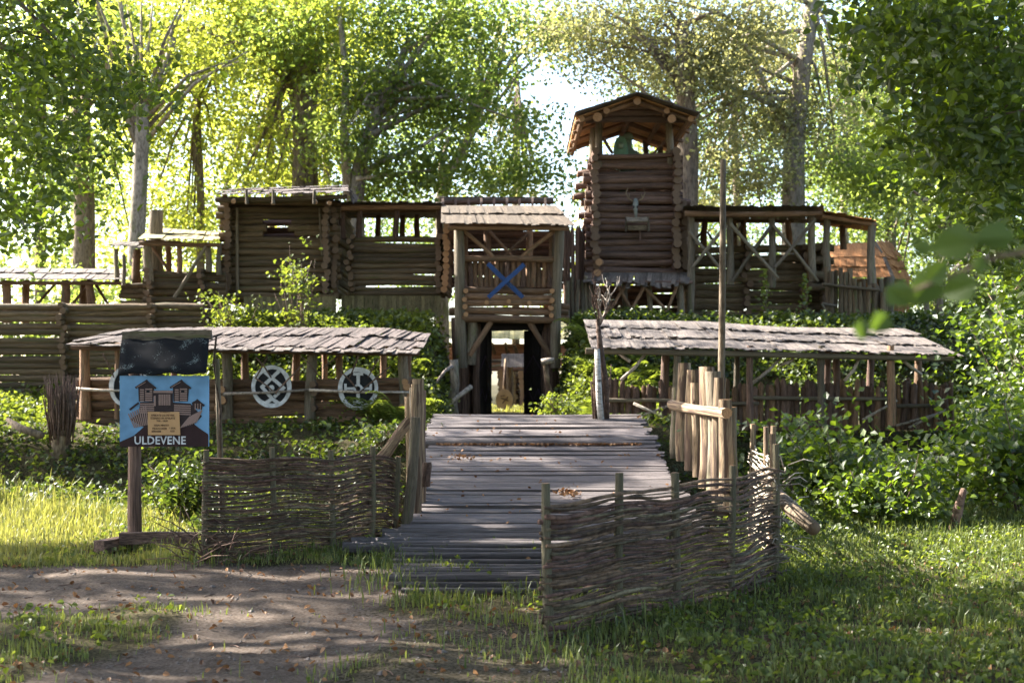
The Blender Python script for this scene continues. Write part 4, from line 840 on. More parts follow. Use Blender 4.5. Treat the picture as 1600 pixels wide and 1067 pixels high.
for s, a, b, sz in (('ATVERTS', 261, 643, 4.2), ('APSKATE LAI PIETEIK', 258, 648.5, 4.4), ('IZZINAS UN APSKATE', 258, 653, 4.4), ('9:00 - 18:00', 257, 657.2, 4), ('IEEJAS MAKSA', 256, 664, 4.2), ('PIEAUGUSIEM', 253, 669, 4.2), ('1 EUR', 273, 668.5, 4.2), ('BERNIEM', 248, 673.5, 4.2), ('0,50', 273, 673, 4.2)):
    text(s, a, b, sz * px_, 'ink', .022, .85, .0006, 'small_lettering', bold=.0002)
# ---------------------------------------------------------------- brushwood bundle, stumps, fallen wood
t = empty('brushwood_bundle', P(95, 690, 19.5), 'brown bundle of brushwood tied upright round a stump at the left', 'bundle')
cx = X(97, 19.5); gz0 = Hs(cx, 19.5)
tube(t, 'stump', [(cx - .02, 19.5, gz0 - .1), (cx, 19.5, gz0 + .4), (cx + .03, 19.5, gz0 + .9)], [.16, .13, .12], 'bark_brown', 9)
for k in range(120):
    a = random.uniform(0, 6.28); rr = random.uniform(.10, .18); zt = random.uniform(.8, 1.22); zb = random.uniform(.1, .5); sp = random.uniform(1.15, 1.6)
    p0 = Vector((cx + rr * math.cos(a), 19.5 + rr * math.sin(a), gz0 + zb)); p1 = Vector((cx + rr * sp * math.cos(a) + random.uniform(-.05, .05), 19.5 + rr * sp * math.sin(a), gz0 + zt))
    tube(t, 'stick', [p0, p0.lerp(p1, .5) + Vector((random.uniform(-.03, .03), 0, 0)), p1], [.013, .011, .005], 'twig', 5)
def thing_tube(name, pts, rad, mat, label, cat, sides=9): return tag(tube(None, name, pts, rad, mat, sides, 'end_dark'), label, cat)
thing_tube('fallen_branch', [P(12, 655, 19.6), P(30, 668, 19.4), P(66, 680, 19.2)], [.035, .06, .055], 'bark_brown', 'short dark broken branch poking out of the left bank', 'branch')
thing_tube('leaning_stump', [P(1488, 832, 13.9), P(1496, 800, 13.9), P(1506, 764, 13.8)], [.05, .06, .03], 'twig', 'short grey pointed stump leaning right in the sunny grass', 'stump')
thing_tube('fallen_log', [P(1212, 772, 13.0), P(1240, 798, 12.6), P(1272, 826, 12.2)], [.075, .08, .07], 'bark_brown', 'dark fallen log lying behind the wattle corner', 'log')
for k, (px, py, D, s) in enumerate(((60, 725, 18, .16), (112, 722, 18.2, .2), (155, 700, 18.6, .15), (135, 745, 17.5, .14), (190, 716, 18.2, .17), (238, 740, 17.2, .13))):
    bm = bmesh.new(); bmesh.ops.create_icosphere(bm, subdivisions=2, radius=s)
    for v in bm.verts: v.co *= 1 + random.uniform(-.18, .18); v.co.z *= .6
    me = bpy.data.meshes.new('boulder'); bm.to_mesh(me); bm.free(); me.materials.append(M['stone'])
    x_ = X(px, D); o = link('boulder', me, None, (x_, D, Hs(x_, D) + s * .25)); tag(o, 'dark boulder half hidden in the ground cover left of the signboard', 'boulder', 'dark boulders in the left ground cover')
# ================================================================ vegetation
SV = np.array(S)
def unit(n): v = rng.normal(size=(n, 3)); return v / np.linalg.norm(v, axis=1, keepdims=True)
def leaf_arrays(C, size, up=0.6, aspect=0.72, v=None, simple=True, droop=0.0, dirs=None):
    """C: leaf positions (n,3). returns V (n*4,3), F (n*2,3), v"""
    n = len(C); nrm = unit(n); nrm[:, 2] = np.abs(nrm[:, 2]) * (1 - abs(up)) + max(up, 0); nrm[:, 1] -= 1.6 * (up < 0); nrm /= np.linalg.norm(nrm, axis=1, keepdims=True)
    d = unit(n) if dirs is None else dirs + 0.35 * unit(n); d[:, 2] -= droop
    d -= nrm * np.sum(d * nrm, 1, keepdims=True); d /= np.linalg.norm(d, axis=1, keepdims=True) + 1e-9
    s = np.cross(nrm, d); L = size * rng.uniform(.65, 1.25, (n, 1)); W = L * aspect * .5
    a = C - d * L * .5; b = C + d * L * .5; m = C - d * L * .08; f = nrm * L * .12
    if simple:
        V = np.stack([a, m + s * W + f, b, m - s * W + f], 1)
        base = np.arange(n)[:, None] * 4; F = np.concatenate([base + [0, 2, 1], base + [0, 3, 2]], 0); k = 4
    elif simple == 'maple':
        a_ = np.array([-.50, -.22, .02, .22, .35, .62, 1.0, .62, .35, .22, .02, -.22]); w_ = np.array([0, .42, .95, .40, .86, .30, 0, -.30, -.86, -.40, -.95, -.42]); k = 12
        V = np.stack([C + d * L * (a_[i] * .62 - .1) + s * L * .5 * w_[i] + nrm * L * (.13 * abs(w_[i]) - .06) for i in range(12)] + [C], 1)
        base = np.arange(n)[:, None] * 13; F = np.concatenate([base + [12, i, (i + 1) % 12] for i in range(12)], 0); k = 13
    else:
        q = C + d * L * .2
        V = np.stack([a, m + s * W - d * L * .12 + f, q + s * W * .72 + f * .8, b - nrm * L * .08, q - s * W * .72 + f * .8, m - s * W - d * L * .12 + f], 1)
        base = np.arange(n)[:, None] * 6; F = np.concatenate([base + [0, 2, 1], base + [0, 3, 2], base + [0, 4, 3], base + [0, 5, 4]], 0); k = 6
    vv = rng.uniform(0, 1, n) if v is None else np.clip(v + rng.normal(0, .16, n), 0, 1)
    return V.reshape(-1, 3), F, np.repeat(vv, k)
def foliage(name, parent, C, size, mat, loc=(0, 0, 0), **kw):
    loc = np.array(loc, dtype=float); V, F, v = leaf_arrays(C - loc, size, **kw)
    off = wloc(parent) if parent is not None else Vector()
    return link(name, npmesh(name, V, F, M[mat], v=v), parent, Vector(loc) - off)
def clumps(lobes, ncl, per, spread=.35, flat=.55, shell=.35):
    """lobes: (x,y,z,rx,ry,rz). clump centres spread through each lobe, denser near its skin; returns leaf positions and v"""
    vol = np.array([l[3] * l[4] * l[5] for l in lobes]); pr = vol / vol.sum(); k = rng.choice(len(lobes), ncl, p=pr); Lb = np.array(lobes)[k]
    rr = rng.uniform(0, 1, (ncl, 1)) ** shell; c = Lb[:, :3] + unit(ncl) * rr * Lb[:, 3:6]
    cv = rng.uniform(.1, .9, ncl); sp = spread * rng.uniform(.6, 1.4, ncl)
    P_ = np.repeat(c, per, 0) + rng.normal(size=(ncl * per, 3)) * np.repeat(sp, per)[:, None] * [1, 1, flat]
    return P_, np.repeat(cv, per)
# chosen sun patches on the near ground, culled out of the added crowns: ellipses (x, y, rx, ry)
LIT = [(-6.2, 15.6, 3.4, 2.6), (-4.4, 13.9, 1.6, 1.0), (-3.0, 12.9, .5, .35), (4.3, 12.7, 1.7, 1.7), (4.1, 10.8, 1.3, .8), (2.9, 11.6, .6, .4), (3.9, 9.3, .5, .16), (2.9, 9.9, .35, .12), (3.2, 14.0, .8, .8), (3.7, 11.5, .8, .55), (6.3, 10.8, 1.6, 1.3), (3.3, 9.0, .4, .1),
       (-3.2, 10.95, 1.3, .17), (-1.6, 11.2, .6, .12), (-2.7, 8.95, .8, .12), (-1.2, 9.9, .4, .07), (-.9, 7.9, .35, .1), (-2.4, 7.6, .25, .12), (-.2, 7.55, .4, .12), (-1.9, 8.2, .3, .07),
       (.2, 12.3, .9, .22), (1.3, 14.2, .75, .42), (.3, 15.9, .8, .13), (-.5, 17.9, .5, .2), (2.3, 12.0, .45, 1.1), (2.0, 14.4, .5, 1.3), (-1.3, 13.9, .5, .5), (-1.6, 12.4, .3, .35), (1.4, 17.4, .5, .3),
       (5.0, 8.2, .5, .15), (3.9, 7.6, .5, .14), (.9, 7.3, .3, .12)]
def lit_ground(q):
    x, y = q[:, 0], q[:, 1]; m = np.zeros(len(x), bool)
    for (a, b, rx, ry) in LIT:
        k = 1 + .3 * np.sin(x * 5.1 + a) * np.cos(y * 6.3 + b); m |= ((x - a) / (rx * k)) ** 2 + ((y - b) / (ry * k)) ** 2 < 1
    return m
def shadow_pt(C, z0=.3): return C - SV * ((C[:, 2:3] - z0) / SV[2])
def px_of(C):
    y = np.maximum(C[:, 1], .1); return 800 + C[:, 0] * FPX / y, HOR - (C[:, 2] - EYE) * FPX / y
# ---- off-frame trees added to shade the foreground, leaves culled over the sun patches
def big_trunk(par, pts, rad, mat='bark_brown', name='trunk', sides=10):
    return tube(par, name, pts, rad, mat, sides)
shade_specs = [(-12.5, 9.5, 'tall leafy tree added off-frame at the left to shade the clearing'), (-9.5, 4.0, 'broad leafy tree added left of the camera to shade the path'), (-15.5, 15.5, 'leafy tree added off-frame behind the left edge of the clearing for shade'), (-6.0, -1.5, 'leafy tree added behind the camera to shade the near grass')]
NS = 105000
q = np.stack([rng.uniform(-8.5, 8.5, NS), rng.uniform(3.5, 19.5, NS), np.full(NS, .3)], 1)
cell = np.floor(q[:, :2] / .45); hh = np.sin(cell[:, 0] * 12.9898 + cell[:, 1] * 78.233) * 43758.5453; hh -= np.floor(hh)
zz = 7.2 + 5.5 * hh + rng.normal(0, .25, NS)
C = q + SV * (zz[:, None] / SV[2])
edge = rng.uniform(0, 1, NS); far = sm(15.5, 17.5, q[:, 1]) * (q[:, 0] > -3)
holes = np.sin(q[:, 0] * 2.7 + 1.3 * np.sin(q[:, 1] * 1.9)) * np.sin(q[:, 1] * 3.3 + .8 * np.sin(q[:, 0] * 2.2))
thin = lambda C_: (np.abs(shadow_pt(C_, 4.5)[:, 0]) > 1.6) & (shadow_pt(C_, 4.5)[:, 1] > 8) & (shadow_pt(C_, 4.5)[:, 1] < 12) & (rng.uniform(0, 1, len(C_)) < .5)
keep = (~thin(C)) & (~lit_ground(q + rng.normal(0, .05, q.shape))) & (edge > far * .8) & ~((holes > .87) & (rng.uniform(0, 1, NS) < .75))
C = C[keep]
ax, ay = px_of(C); inview = (C[:, 1] > 0) & (ax > -20) & (ax < 1620) & (ay > -10)
C = C[~(inview & (ax > 200))]
own = np.argmin(np.stack([np.hypot(C[:, 0] - s[0], C[:, 1] - s[1]) for s in shade_specs]), 0)
for i, (x, y, lb) in enumerate(shade_specs):
    t = empty('shade_tree', (x, y, Hs(x, y)), lb, 'tree')
    Ci = C[own == i]
    top = np.array([x, y, 0]); big_trunk(t, [(x, y, -.1), (x + .1, y, 3), (x + .3, y + .1, 6.5), (x + .8, y + .2, 10)], [.34, .28, .22, .12])
    for k in range(9):
        if len(Ci) < 50: break
        e = Vector(Ci[rng.integers(len(Ci))]); a = Vector((x + .3, y, 5 + .5 * k)); mid = a.lerp(e, .5) + Vector((0, 0, .6)); tube(t, 'limb', [a, mid, e], [.1, .06, .02], 'bark_brown', 6)
    foliage('crown', t, Ci, .17, 'leaf_canopy', loc=(x, y, 5), up=.15)
# high canopy added beside and behind camera to block sky, culled over sun patches
over_specs = [(10.5, 3.5, 'tall tree added off-frame right of the clearing to block sky light'), (8.5, -7, 'tall tree added behind the camera at the right to block sky light'), (-3, -10, 'tall tree added far behind the camera to block sky light'), (13.5, 12, 'tall tree added outside the right edge of the clearing to block sky light')]
NO = 70000; nc = NO // 25; c = np.stack([rng.uniform(-13, 16, nc), rng.uniform(-13, 18, nc), rng.uniform(8.5, 14, nc)], 1)
C = np.repeat(c, 25, 0) + rng.normal(size=(nc * 25, 3)) * .4; ax, ay = px_of(C)
C = C[~lit_ground(shadow_pt(C)) & ~thin(C) & ~((C[:, 1] > 0) & (ax > -40) & (ax < 1640) & (ay > -20))]
own = np.argmin(np.stack([np.hypot(C[:, 0] - s[0], C[:, 1] - s[1]) for s in over_specs]), 0)
for i, (x, y, lb) in enumerate(over_specs):
    t = empty('oak_tree', (x, y, Hs(x, y)), lb, 'tree'); Ci = C[own == i]
    big_trunk(t, [(x, y, -.1), (x + .1, y, 3), (x + .2, y + .1, 7), (x + .5, y + .2, 11)], [.36, .3, .24, .12])
    foliage('crown', t, Ci, .3, 'leaf_canopy', loc=(x, y, 8), up=.4)
# ---- visible overhanging branches, upper left and upper right (each with its tree)
def screen_leaves(regions, n, D0, D1, clump=.16, per=16):
    """regions: (px,py,rx,ry,weight) ellipses where the boughs hang; positions are spread in real depth"""
    w_ = np.array([r_[4] for r_ in regions], float); w_ /= w_.sum(); k = rng.choice(len(regions), n // per, p=w_); Rg = np.array(regions)[k]
    a = rng.uniform(0, 2 * np.pi, len(k)); r_ = np.sqrt(rng.uniform(0, 1, len(k))); D_ = rng.uniform(D0, D1, len(k))
    px = Rg[:, 0] + Rg[:, 2] * r_ * np.cos(a); py = Rg[:, 1] + Rg[:, 3] * r_ * np.sin(a)
    c = np.stack([(px - 800) * D_ / FPX, D_, EYE - (py - HOR) * D_ / FPX], 1)
    cv = rng.uniform(.1, .9, len(k))
    return np.repeat(c, per, 0) + rng.normal(size=(len(k) * per, 3)) * clump * [1, 1, .6], np.repeat(cv, per), c
def bough_tree(lb, base, regions, n, D0, D1, size, mat, nb, trunk_top=7.0, per=14):
    t = empty('overhanging_tree', (base[0], base[1], Hs(*base)), lb, 'tree')
    big_trunk(t, [(base[0], base[1], -.1), (base[0], base[1], 3.5), (base[0], base[1], trunk_top)], [.3, .24, .14])
    C, v, cc = screen_leaves(regions, n, D0, D1, per=per); foliage('crown', t, C, size, mat, loc=tuple(cc.mean(0)), up=.35, v=v, simple=False, droop=.3)
    for k in range(nb):
        e = Vector(cc[rng.integers(len(cc))]); a = Vector((base[0], base[1], random.uniform(3.2, trunk_top))); mid = a.lerp(e, .6) + Vector((0, 0, .5)); tube(t, 'limb', [a, mid, e.lerp(mid, .3), e], [.05, .022, .012, .005], 'bark_brown', 5)
    return t
bough_tree('linden with leafy boughs hanging into the upper left corner', (-7.2, 9.5), [(30, 40, 110, 110, 2.2), (80, 160, 100, 110, 2.2), (20, 260, 90, 110, 1.6), (150, 130, 70, 50, .6), (25, 350, 55, 50, .4), (200, 150, 60, 25, .2), (60, 330, 60, 60, .5)], 4600, 8.5, 11.5, .07, 'leaf_near', 16)
bough_tree('linden with dark leafy boughs hanging into the upper right corner', (7.6, 10), [(1540, 40, 150, 90, 3), (1430, 45, 80, 60, 1.0), (1560, 180, 110, 90, 2.4), (1500, 160, 80, 70, 1.2), (1590, 320, 70, 110, 1.5), (1540, 290, 60, 70, .7), (1600, 440, 30, 60, .3), (1350, 40, 30, 40, .2), (1380, 110, 50, 30, .3), (1450, 220, 60, 50, .5)], 11000, 8.5, 11.5, .08, 'leaf_near', 20)
# blurred twig close to the lens
t = empty('maple_sapling', (2.2, 1.6, 0), 'out of focus maple twig with large leaves close to the camera at the right', 'sapling')
tube(t, 'trunk', [(2.2, 1.6, -.05), (2.15, 1.7, 1.2), (2.1, 1.75, 2.6)], [.035, .03, .02], 'bark_brown', 7)
tube(t, 'twig', [(2.12, 1.72, 2.0), P(1720, 380, 2.2), P(1560, 400, 2.25), P(1400, 465, 2.3)], [.012, .007, .005, .003], 'bark_brown', 6)
lv = [(1375, 505, 24), (1408, 462, 26), (1444, 452, 32), (1465, 424, 26), (1440, 388, 22), (1490, 382, 30), (1530, 412, 22), (1347, 515, 14), (1500, 452, 30), (1553, 372, 26)]
for a, b, s_ in lv:
    D_ = random.uniform(2.05, 2.4); o = P(a, b, D_); V, F, v = leaf_arrays(np.array([[0, 0, 0]], float), s_ * 2.2 * D_ / FPX, up=-.2, aspect=.85, simple=False, v=np.array([.5]))
    link('leaf', npmesh('leaf', V, F, M['leaf_blur'], v=v), t, o - t.location)
# ---- background trees
TREE_N = [0]
def tree(label, px, D, trunk, lobes, leaf, ncl, per, size, bark='bark_grey', limbs=(), name='tree', spread=.38, group=None):
    """trunk: [(px,py,r)] at depth D from the ground up; limbs the same; lobes: (px,py,rx,rz,[ddepth])"""
    x0 = X(px, D); t = empty(name, (x0, D, Hs(x0, D)), label, 'tree', group)
    pts = [(x0, D, Hs(x0, D) - .2)] + [tuple(P(a, b, D)) for a, b, r_ in trunk]; tube(t, 'trunk', pts, [trunk[0][2] * 1.25] + [c_[2] for c_ in trunk], bark, 12)
    for l in limbs: tube(t, 'limb', [P(a, b, D + random.uniform(-.3, .3)) for a, b, r_ in l], [c_[2] for c_ in l], bark, 8)
    if lobes:
        size = size * .8; ncl = int(ncl * .62); Lb = [(X(a, D), D + (l[0] if l else 0), Z(b, D), rx, rx * .5, rz) for a, b, rx, rz, *l in lobes]
        Lb = [(l[0] + l[3] * random.gauss(0, .55), l[1] + l[4] * random.gauss(0, .6), l[2] + l[5] * random.gauss(0, .55), l[3] * q_, l[4] * q_, l[5] * q_ * .8) for l in Lb for q_ in (random.uniform(.2, .65) for _k in range(7))]
        C, v = clumps(Lb, ncl, per, spread * 1.15, shell=.5); foliage('crown', t, C, size, leaf, loc=(x0, D, 8), up=.2, v=v)
        for k in range(16):
            l = Lb[rng.integers(len(Lb))]; e = Vector((l[0] + random.uniform(-.6, .6) * l[3], l[1] + random.uniform(-.5, .5) * l[4], l[2] + random.uniform(-.2, .6) * l[5])); pb_ = Vector(pts[-1]).lerp(Vector(pts[max(1, len(pts) // 2)]), random.random())
            tube(t, 'branch', [pb_, pb_.lerp(e, .5) + Vector((0, 0, .4)), e], [.07, .045, .015], bark, 5)
    return t
tree('pale forked tree trunk rising behind the small turret at the left', 214, 33, [(213, 380, .22), (219, 280, .2), (221, 200, .2), (222, 165, .19)], [(215, 40, 2.2, 1.6), (270, 30, 1.8, 1.4), (200, -60, 3, 2)], 'leaf_yellow', 190, 42, .17, limbs=([(222, 172, .15), (214, 130, .12), (212, 70, .08)], [(224, 178, .14), (246, 130, .13), (262, 95, .1), (271, 60, .08)]), name='forked_tree')
tree('thick brown trunk with yellow leaves directly behind the blockhouse', 475, 37, [(474, 300, .34), (474, 180, .3), (472, 90, .24), (470, -20, .18)], [(470, 60, 3, 2.5), (410, 120, 2.8, 2.2), (370, 30, 3, 2.2), (330, 190, 2.2, 2.2), (520, -20, 3, 2.5), (360, 250, 1.8, 1.4), (430, 230, 1.5, 1.5)], 'leaf_yellow', 720, 42, .18, bark='bark_brown', limbs=([(472, 190, .2), (455, 130, .17), (438, 85, .14), (410, 62, .1), (360, 58, .09), (320, 45, .07), (275, 52, .05)], [(486, 300, .22), (484, 180, .18), (500, 60, .12)]), name='maple_tree')
tree('many stemmed green maple rising between blockhouse and gatehouse', 560, 35, [(555, 310, .24), (562, 260, .2), (580, 200, .17), (600, 150, .13), (640, 60, .07)], [(640, 90, 3.2, 2.5), (720, 100, 2.6, 2.2), (700, 200, 2.8, 1.6), (600, 30, 3, 2), (780, 50, 1.8, 1.6), (640, 250, 2.6, 1.1), (740, 260, 1.7, 1.2), (560, 170, 1.6, 2.2)], 'leaf_green', 780, 42, .19, bark='bark_grey',
     limbs=([(562, 275, .1), (600, 250, .08), (650, 235, .06), (700, 200, .03)], [(575, 215, .1), (620, 190, .08), (680, 160, .05), (720, 130, .03)], [(590, 180, .12), (625, 120, .09), (660, 70, .06), (700, 20, .04)], [(545, 310, .15), (538, 220, .13), (540, 120, .1), (530, 10, .06)], [(556, 280, .07), (620, 272, .05), (680, 265, .03)]), name='maple_tree')
tree('slanting grey trunk leaning right just left of the gatehouse roof', 690, 39, [(690, 310, .2), (700, 270, .18), (722, 240, .15), (760, 150, .1), (790, 60, .06)], [(770, 110, 2.2, 2.2), (810, 60, 1.5, 1.2), (740, 180, 1.6, 1.4)], 'leaf_green', 170, 40, .19, limbs=([(688, 310, .12), (690, 260, .1), (700, 215, .06)], [(765, 150, .07), (800, 90, .05), (830, 60, .02)]), name='leaning_tree')
tree('thin dark straight tree under the bright sky gap', 806, 46, [(806, 310, .12), (806, 200, .1), (808, 110, .05)], [(806, 170, 1.1, 1.7), (800, 240, 1.5, 1.4), (815, 290, 1.4, .8)], 'leaf_olive', 130, 34, .17, bark='bark_brown', name='thin_tree', spread=.3)
tree('brown trunk standing right behind the log tower', 1073, 32, [(1072, 330, .3), (1074, 240, .28), (1072, 160, .24), (1065, 40, .18)], [(1060, 60, 2.2, 1.6), (1000, 40, 2, 1.5), (1120, 130, 1.8, 1.7)], 'leaf_olive', 300, 44, .14, bark='bark_brown', name='oak_tree')
tree('large pale trunk with a curving limb behind the right gallery', 1240, 33, [(1240, 325, .3), (1240, 240, .28), (1244, 190, .27), (1254, 110, .22), (1265, 40, .2), (1275, -40, .17)], [(1100, 50, 2.8, 1.8), (1160, 140, 2.2, 1.6), (980, 60, 2.2, 1.5), (1200, 30, 1.8, 2), (1150, 240, 2, 1.2), (1300, 200, 1.2, 1.6)], 'leaf_olive', 860, 44, .14,
     limbs=([(1234, 218, .13), (1218, 190, .11), (1200, 150, .1), (1180, 100, .09), (1155, 60, .08), (1110, 30, .06), (1080, 20, .04)],), name='willow_tree')
tree('slender green tree left of the dark boughs at the right', 1335, 40, [(1318, 330, .12), (1322, 200, .1), (1330, 60, .07)], [(1340, 130, 2.2, 3), (1400, 250, 2.4, 2.5), (1330, 300, 1.8, 1.4), (1380, 60, 2, 2)], 'leaf_green', 420, 42, .18, bark='bark_grey', name='ash_tree')
tree('light green tree above the shingled hut', 1450, 34, [(1470, 420, .12), (1468, 250, .1), (1460, 100, .07)], [(1440, 330, 2.4, 1.8), (1480, 200, 2.2, 2), (1510, 420, 2, 1.5), (1400, 300, 1.5, 1.2), (1560, 320, 2, 1.8)], 'leaf_green', 560, 42, .17, name='ash_tree')
tree('pale mottled trunk at the far right edge of the clearing', 1550, 28, [(1556, 570, .17), (1548, 500, .15), (1540, 420, .13), (1532, 300, .1)], [(1560, 430, 1.5, 1.3), (1500, 480, .8, .8), (1590, 500, 1.1, 1.2), (1560, 300, 1.5, 1.2)], 'leaf_green', 230, 40, .15, name='birch_tree')
tree('dark thin trunk beside the mottled one at the right edge', 1525, 30, [(1522, 560, .1), (1524, 480, .09), (1520, 350, .07)], [(1500, 400, 1.2, 1.2), (1530, 300, 1.4, 1.4)], 'leaf_green', 120, 40, .15, bark='bark_brown', name='thin_tree')
for px, D, r_, lb in ((62, 40, .16, 'dark trunk behind the far left walkway roof'), (130, 37, .3, 'thick mossy trunk above the far left walkway roof'), (312, 38, .12, 'slim dark trunk just left of the blockhouse'), (424, 42, .14, 'slim trunk between the thick brown trunk and the turret'), (510, 44, .13, 'straight slim trunk right of the thick brown trunk'), (1150, 44, .13, 'slim trunk right of the tower above the gallery roof'), (1390, 48, .2, 'far grey trunk above the shingled hut')):
    tree(lb, px, D, [(px + 2, 320, r_), (px - 3, 180, r_ * .85), (px + 4, 40, r_ * .6)], [(px, 180, 1.8, 2.0), (px + 30, 60, 2.2, 1.8), (px - 20, 290, 1.8, 1.4), (px - 10, 380, 1.5, 1)] if px < 800 or px > 1000 else [(px, 300, 1.5, .7)], 'leaf_yellow' if 300 < px < 520 else ('leaf_olive' if px in (870, 1150) else 'leaf_green'), 230 if px != 870 else 60, 40, .18, bark='bark_brown', name='slim_tree')
# distant wood: one mass, thinner where the sky shows
nw = 11500; D_ = rng.uniform(46, 78, nw); px = rng.uniform(-200, 1800, nw); py = rng.uniform(-120, 470, nw)
gap = np.exp(-((px - 868) / 66) ** 2 - ((py - 110) / 170) ** 2) + 1.1 * np.exp(-((px - 830) / 60) ** 2 - ((py - 240) / 90) ** 2) + .75 * np.exp(-((px - 20) / 60) ** 2 - ((py - 370) / 60) ** 2) + .4 * np.exp(-((px - 1220) / 50) ** 2 - ((py - 60) / 60) ** 2)
nzf = np.sin(px * .021 + 2 * np.sin(py * .017)) * np.sin(py * .026 + px * .006)
kp = (rng.uniform(0, 1, nw) > np.minimum(1, gap * 4.5)) & (rng.uniform(0, 1, nw) < .36 + .25 * nzf + .42 * sm(60, 260, py))
D_, px, py = D_[kp], px[kp], py[kp]; c = np.stack([(px - 800) * D_ / FPX, D_, EYE - (py - HOR) * D_ / FPX], 1)
per = 18; v = np.repeat(np.clip(.35 + .3 * np.sin(px * .01) + rng.normal(0, .2, len(px)), 0, 1), per); C = np.repeat(c, per, 0) + rng.normal(size=(len(c) * per, 3)) * .6
for nm, sel, mt in (('distant_wood', np.ones(len(C), bool), None),):
    warm = np.repeat((px < 480) | ((px > 820) & (px < 1000) & (py > 200)), per)
    a = foliage('distant_wood', None, C[~warm], .21, 'leaf_green', loc=(0, 60, 8), up=.2, v=v[~warm]); tag(a, 'green mass of distant woodland behind the fort', 'woodland', None, 'stuff')
    b = foliage('distant_wood', None, C[warm], .21, 'leaf_yellow', loc=(0, 60, 8), up=.2, v=v[warm]); tag(b, 'yellow green mass of distant woodland behind the left half of the fort', 'woodland', None, 'stuff')
# understorey behind the fort
C, v = clumps([(x, 33.5 + 2 * math.sin(x * 3), 2.6, 1.6, 1.2, 2.2) for x in (-15, -13, -11, -9, 6, 9, 12, 14.5, 17, 19)], 520, 46, .3); a = foliage('thicket', None, C, .17, 'leaf_green', loc=(0, 33, 2), up=.3, v=v); tag(a, 'dense green thicket growing close behind the fort walls', 'thicket', None, 'stuff')
# ---- shrubs
def shrub(label, px, D, h, w_, n, size, mat='leaf_near', group=None, name='shrub', layers=True, z0=None):
    x0 = X(px, D); g0 = Hs(x0, D) if z0 is None else z0; t = empty(name, (x0, D, g0), label, 'shrub', group)
    tips = []
    for k in range(7):
        a = random.uniform(0, 6.28); rr = w_ * random.uniform(.2, .9); e = Vector((x0 + rr * math.cos(a), D + rr * math.sin(a) * .8, g0 + h * random.uniform(.55, 1.0))); b_ = Vector((x0 + random.uniform(-.1, .1), D + random.uniform(-.1, .1), g0 - .05))
        m_ = b_.lerp(e, .5) + Vector((-.1 * math.cos(a), 0, h * .12)); tube(t, 'stem', [b_, m_, e], [.018, .013, .005], 'bark_brown', 5); tips.append((b_, m_, e))
    ncl = n // 14; T_ = rng.integers(0, 7, ncl); u = rng.uniform(.25, 1.08, ncl); c = np.array([(tips[i][0].lerp(tips[i][1], s * 2) if s < .5 else tips[i][1].lerp(tips[i][2], (s - .5) * 2)) for i, s in zip(T_, u)])
    c = c + rng.normal(size=c.shape) * [w_ * .33, w_ * .33, h * .09]; c[:, 2] = np.maximum(c[:, 2], g0 + .08)
    C = np.repeat(c, 14, 0) + rng.normal(size=(ncl * 14, 3)) * [size * 2.0, size * 2.0, size * .7 if layers else size * 1.5]
    foliage('foliage', t, C, size, mat, loc=(x0, D, g0), up=.5, v=np.repeat(rng.uniform(.1, .9, ncl), 14), simple='maple' if size >= .1 else False)
    for k in range(12):
        a = random.uniform(0, 6.28); rr = w_ * random.uniform(.3, 1.1); e = Vector((x0 + rr * math.cos(a), D + rr * math.sin(a) * .8, g0 + h * random.uniform(.5, 1.15))); b_ = Vector((x0 + rr * .4 * math.cos(a), D + rr * .4 * math.sin(a), g0 + .1)); tube(t, 'stem', [b_, b_.lerp(e, .5) + Vector((random.uniform(-.08, .08), 0, .05)), e], [.008, .006, .003], 'twig', 5)
    return t
shrub('broad maple shrub right behind the short wattle return', 1290, 15.4, 1.3, .8, 2200, .10, z0=-.15)
shrub('maple shrub with layered leaves in front of the right picket palisade', 1440, 16.6, 1.0, 1.0, 1900, .10, z0=-.2)
shrub('big bright maple shrub at the right edge of the picture', 1585, 15.2, 1.4, .95, 2600, .11, z0=0)
shrub('low dark shrub between the fallen log and the leaning stump', 1370, 14.4, .85, .8, 1800, .09, z0=-.1)
shrub('shrub at the far right edge below the mottled trunk', 1660, 18.5, 1.8, 1.3, 3000, .11, z0=.3)
shrub('tall shrub behind the right end of the pale shed roof', 1625, 22, 2.6, 1.3, 2800, .12, z0=.8)
shrub('thin bright bush sprouting above the left shed roof', 472, 24.0, 1.75, .5, 420, .09, 'leaf_fern', name='bush', z0=2.2)
shrub('smaller bright bush left of the one above the shed roof', 360, 24.2, 1.0, .55, 330, .09, 'leaf_fern', name='bush', z0=2.3)
shrub('leafy bush beside the left wattle fence behind the signboard', 285, 15.0, .75, .5, 1300, .08, 'leaf_bank', name='bush', z0=-.1)
shrub('pale leaved plant beside the gate doors on the right', 868, 21.8, .45, .22, 300, .08, 'leaf_fern', name='plant')
shrub('leafy plant in the bed under the emblem with the barred cross', 600, 18.6, .35, .4, 350, .1, 'leaf_bank', name='plant')
for px, lb in ((1258, 'tall single stemmed weed before the right gallery wall, left one'), (1195, 'thin yellow flowered weed before the right gallery wall')):
    x0 = X(px, 25.4); g0 = Hs(x0, 25.4); t = empty('weed', (x0, 25.4, g0), lb, 'weed'); tube(t, 'stem', [(x0, 25.4, g0), (x0 + .04, 25.4, g0 + .6), (x0, 25.4, g0 + 1.0)], [.012, .01, .005], 'stake', 5)
    zc = rng.uniform(.1, 1.0, 110); C = np.stack([x0 + rng.normal(0, 1, 110) * .10 * (1.1 - zc), 25.4 + rng.normal(0, .08, 110), g0 + zc], 1); foliage('foliage', t, C, .09, 'leaf_fern', loc=(x0, 25.4, g0), up=.4)
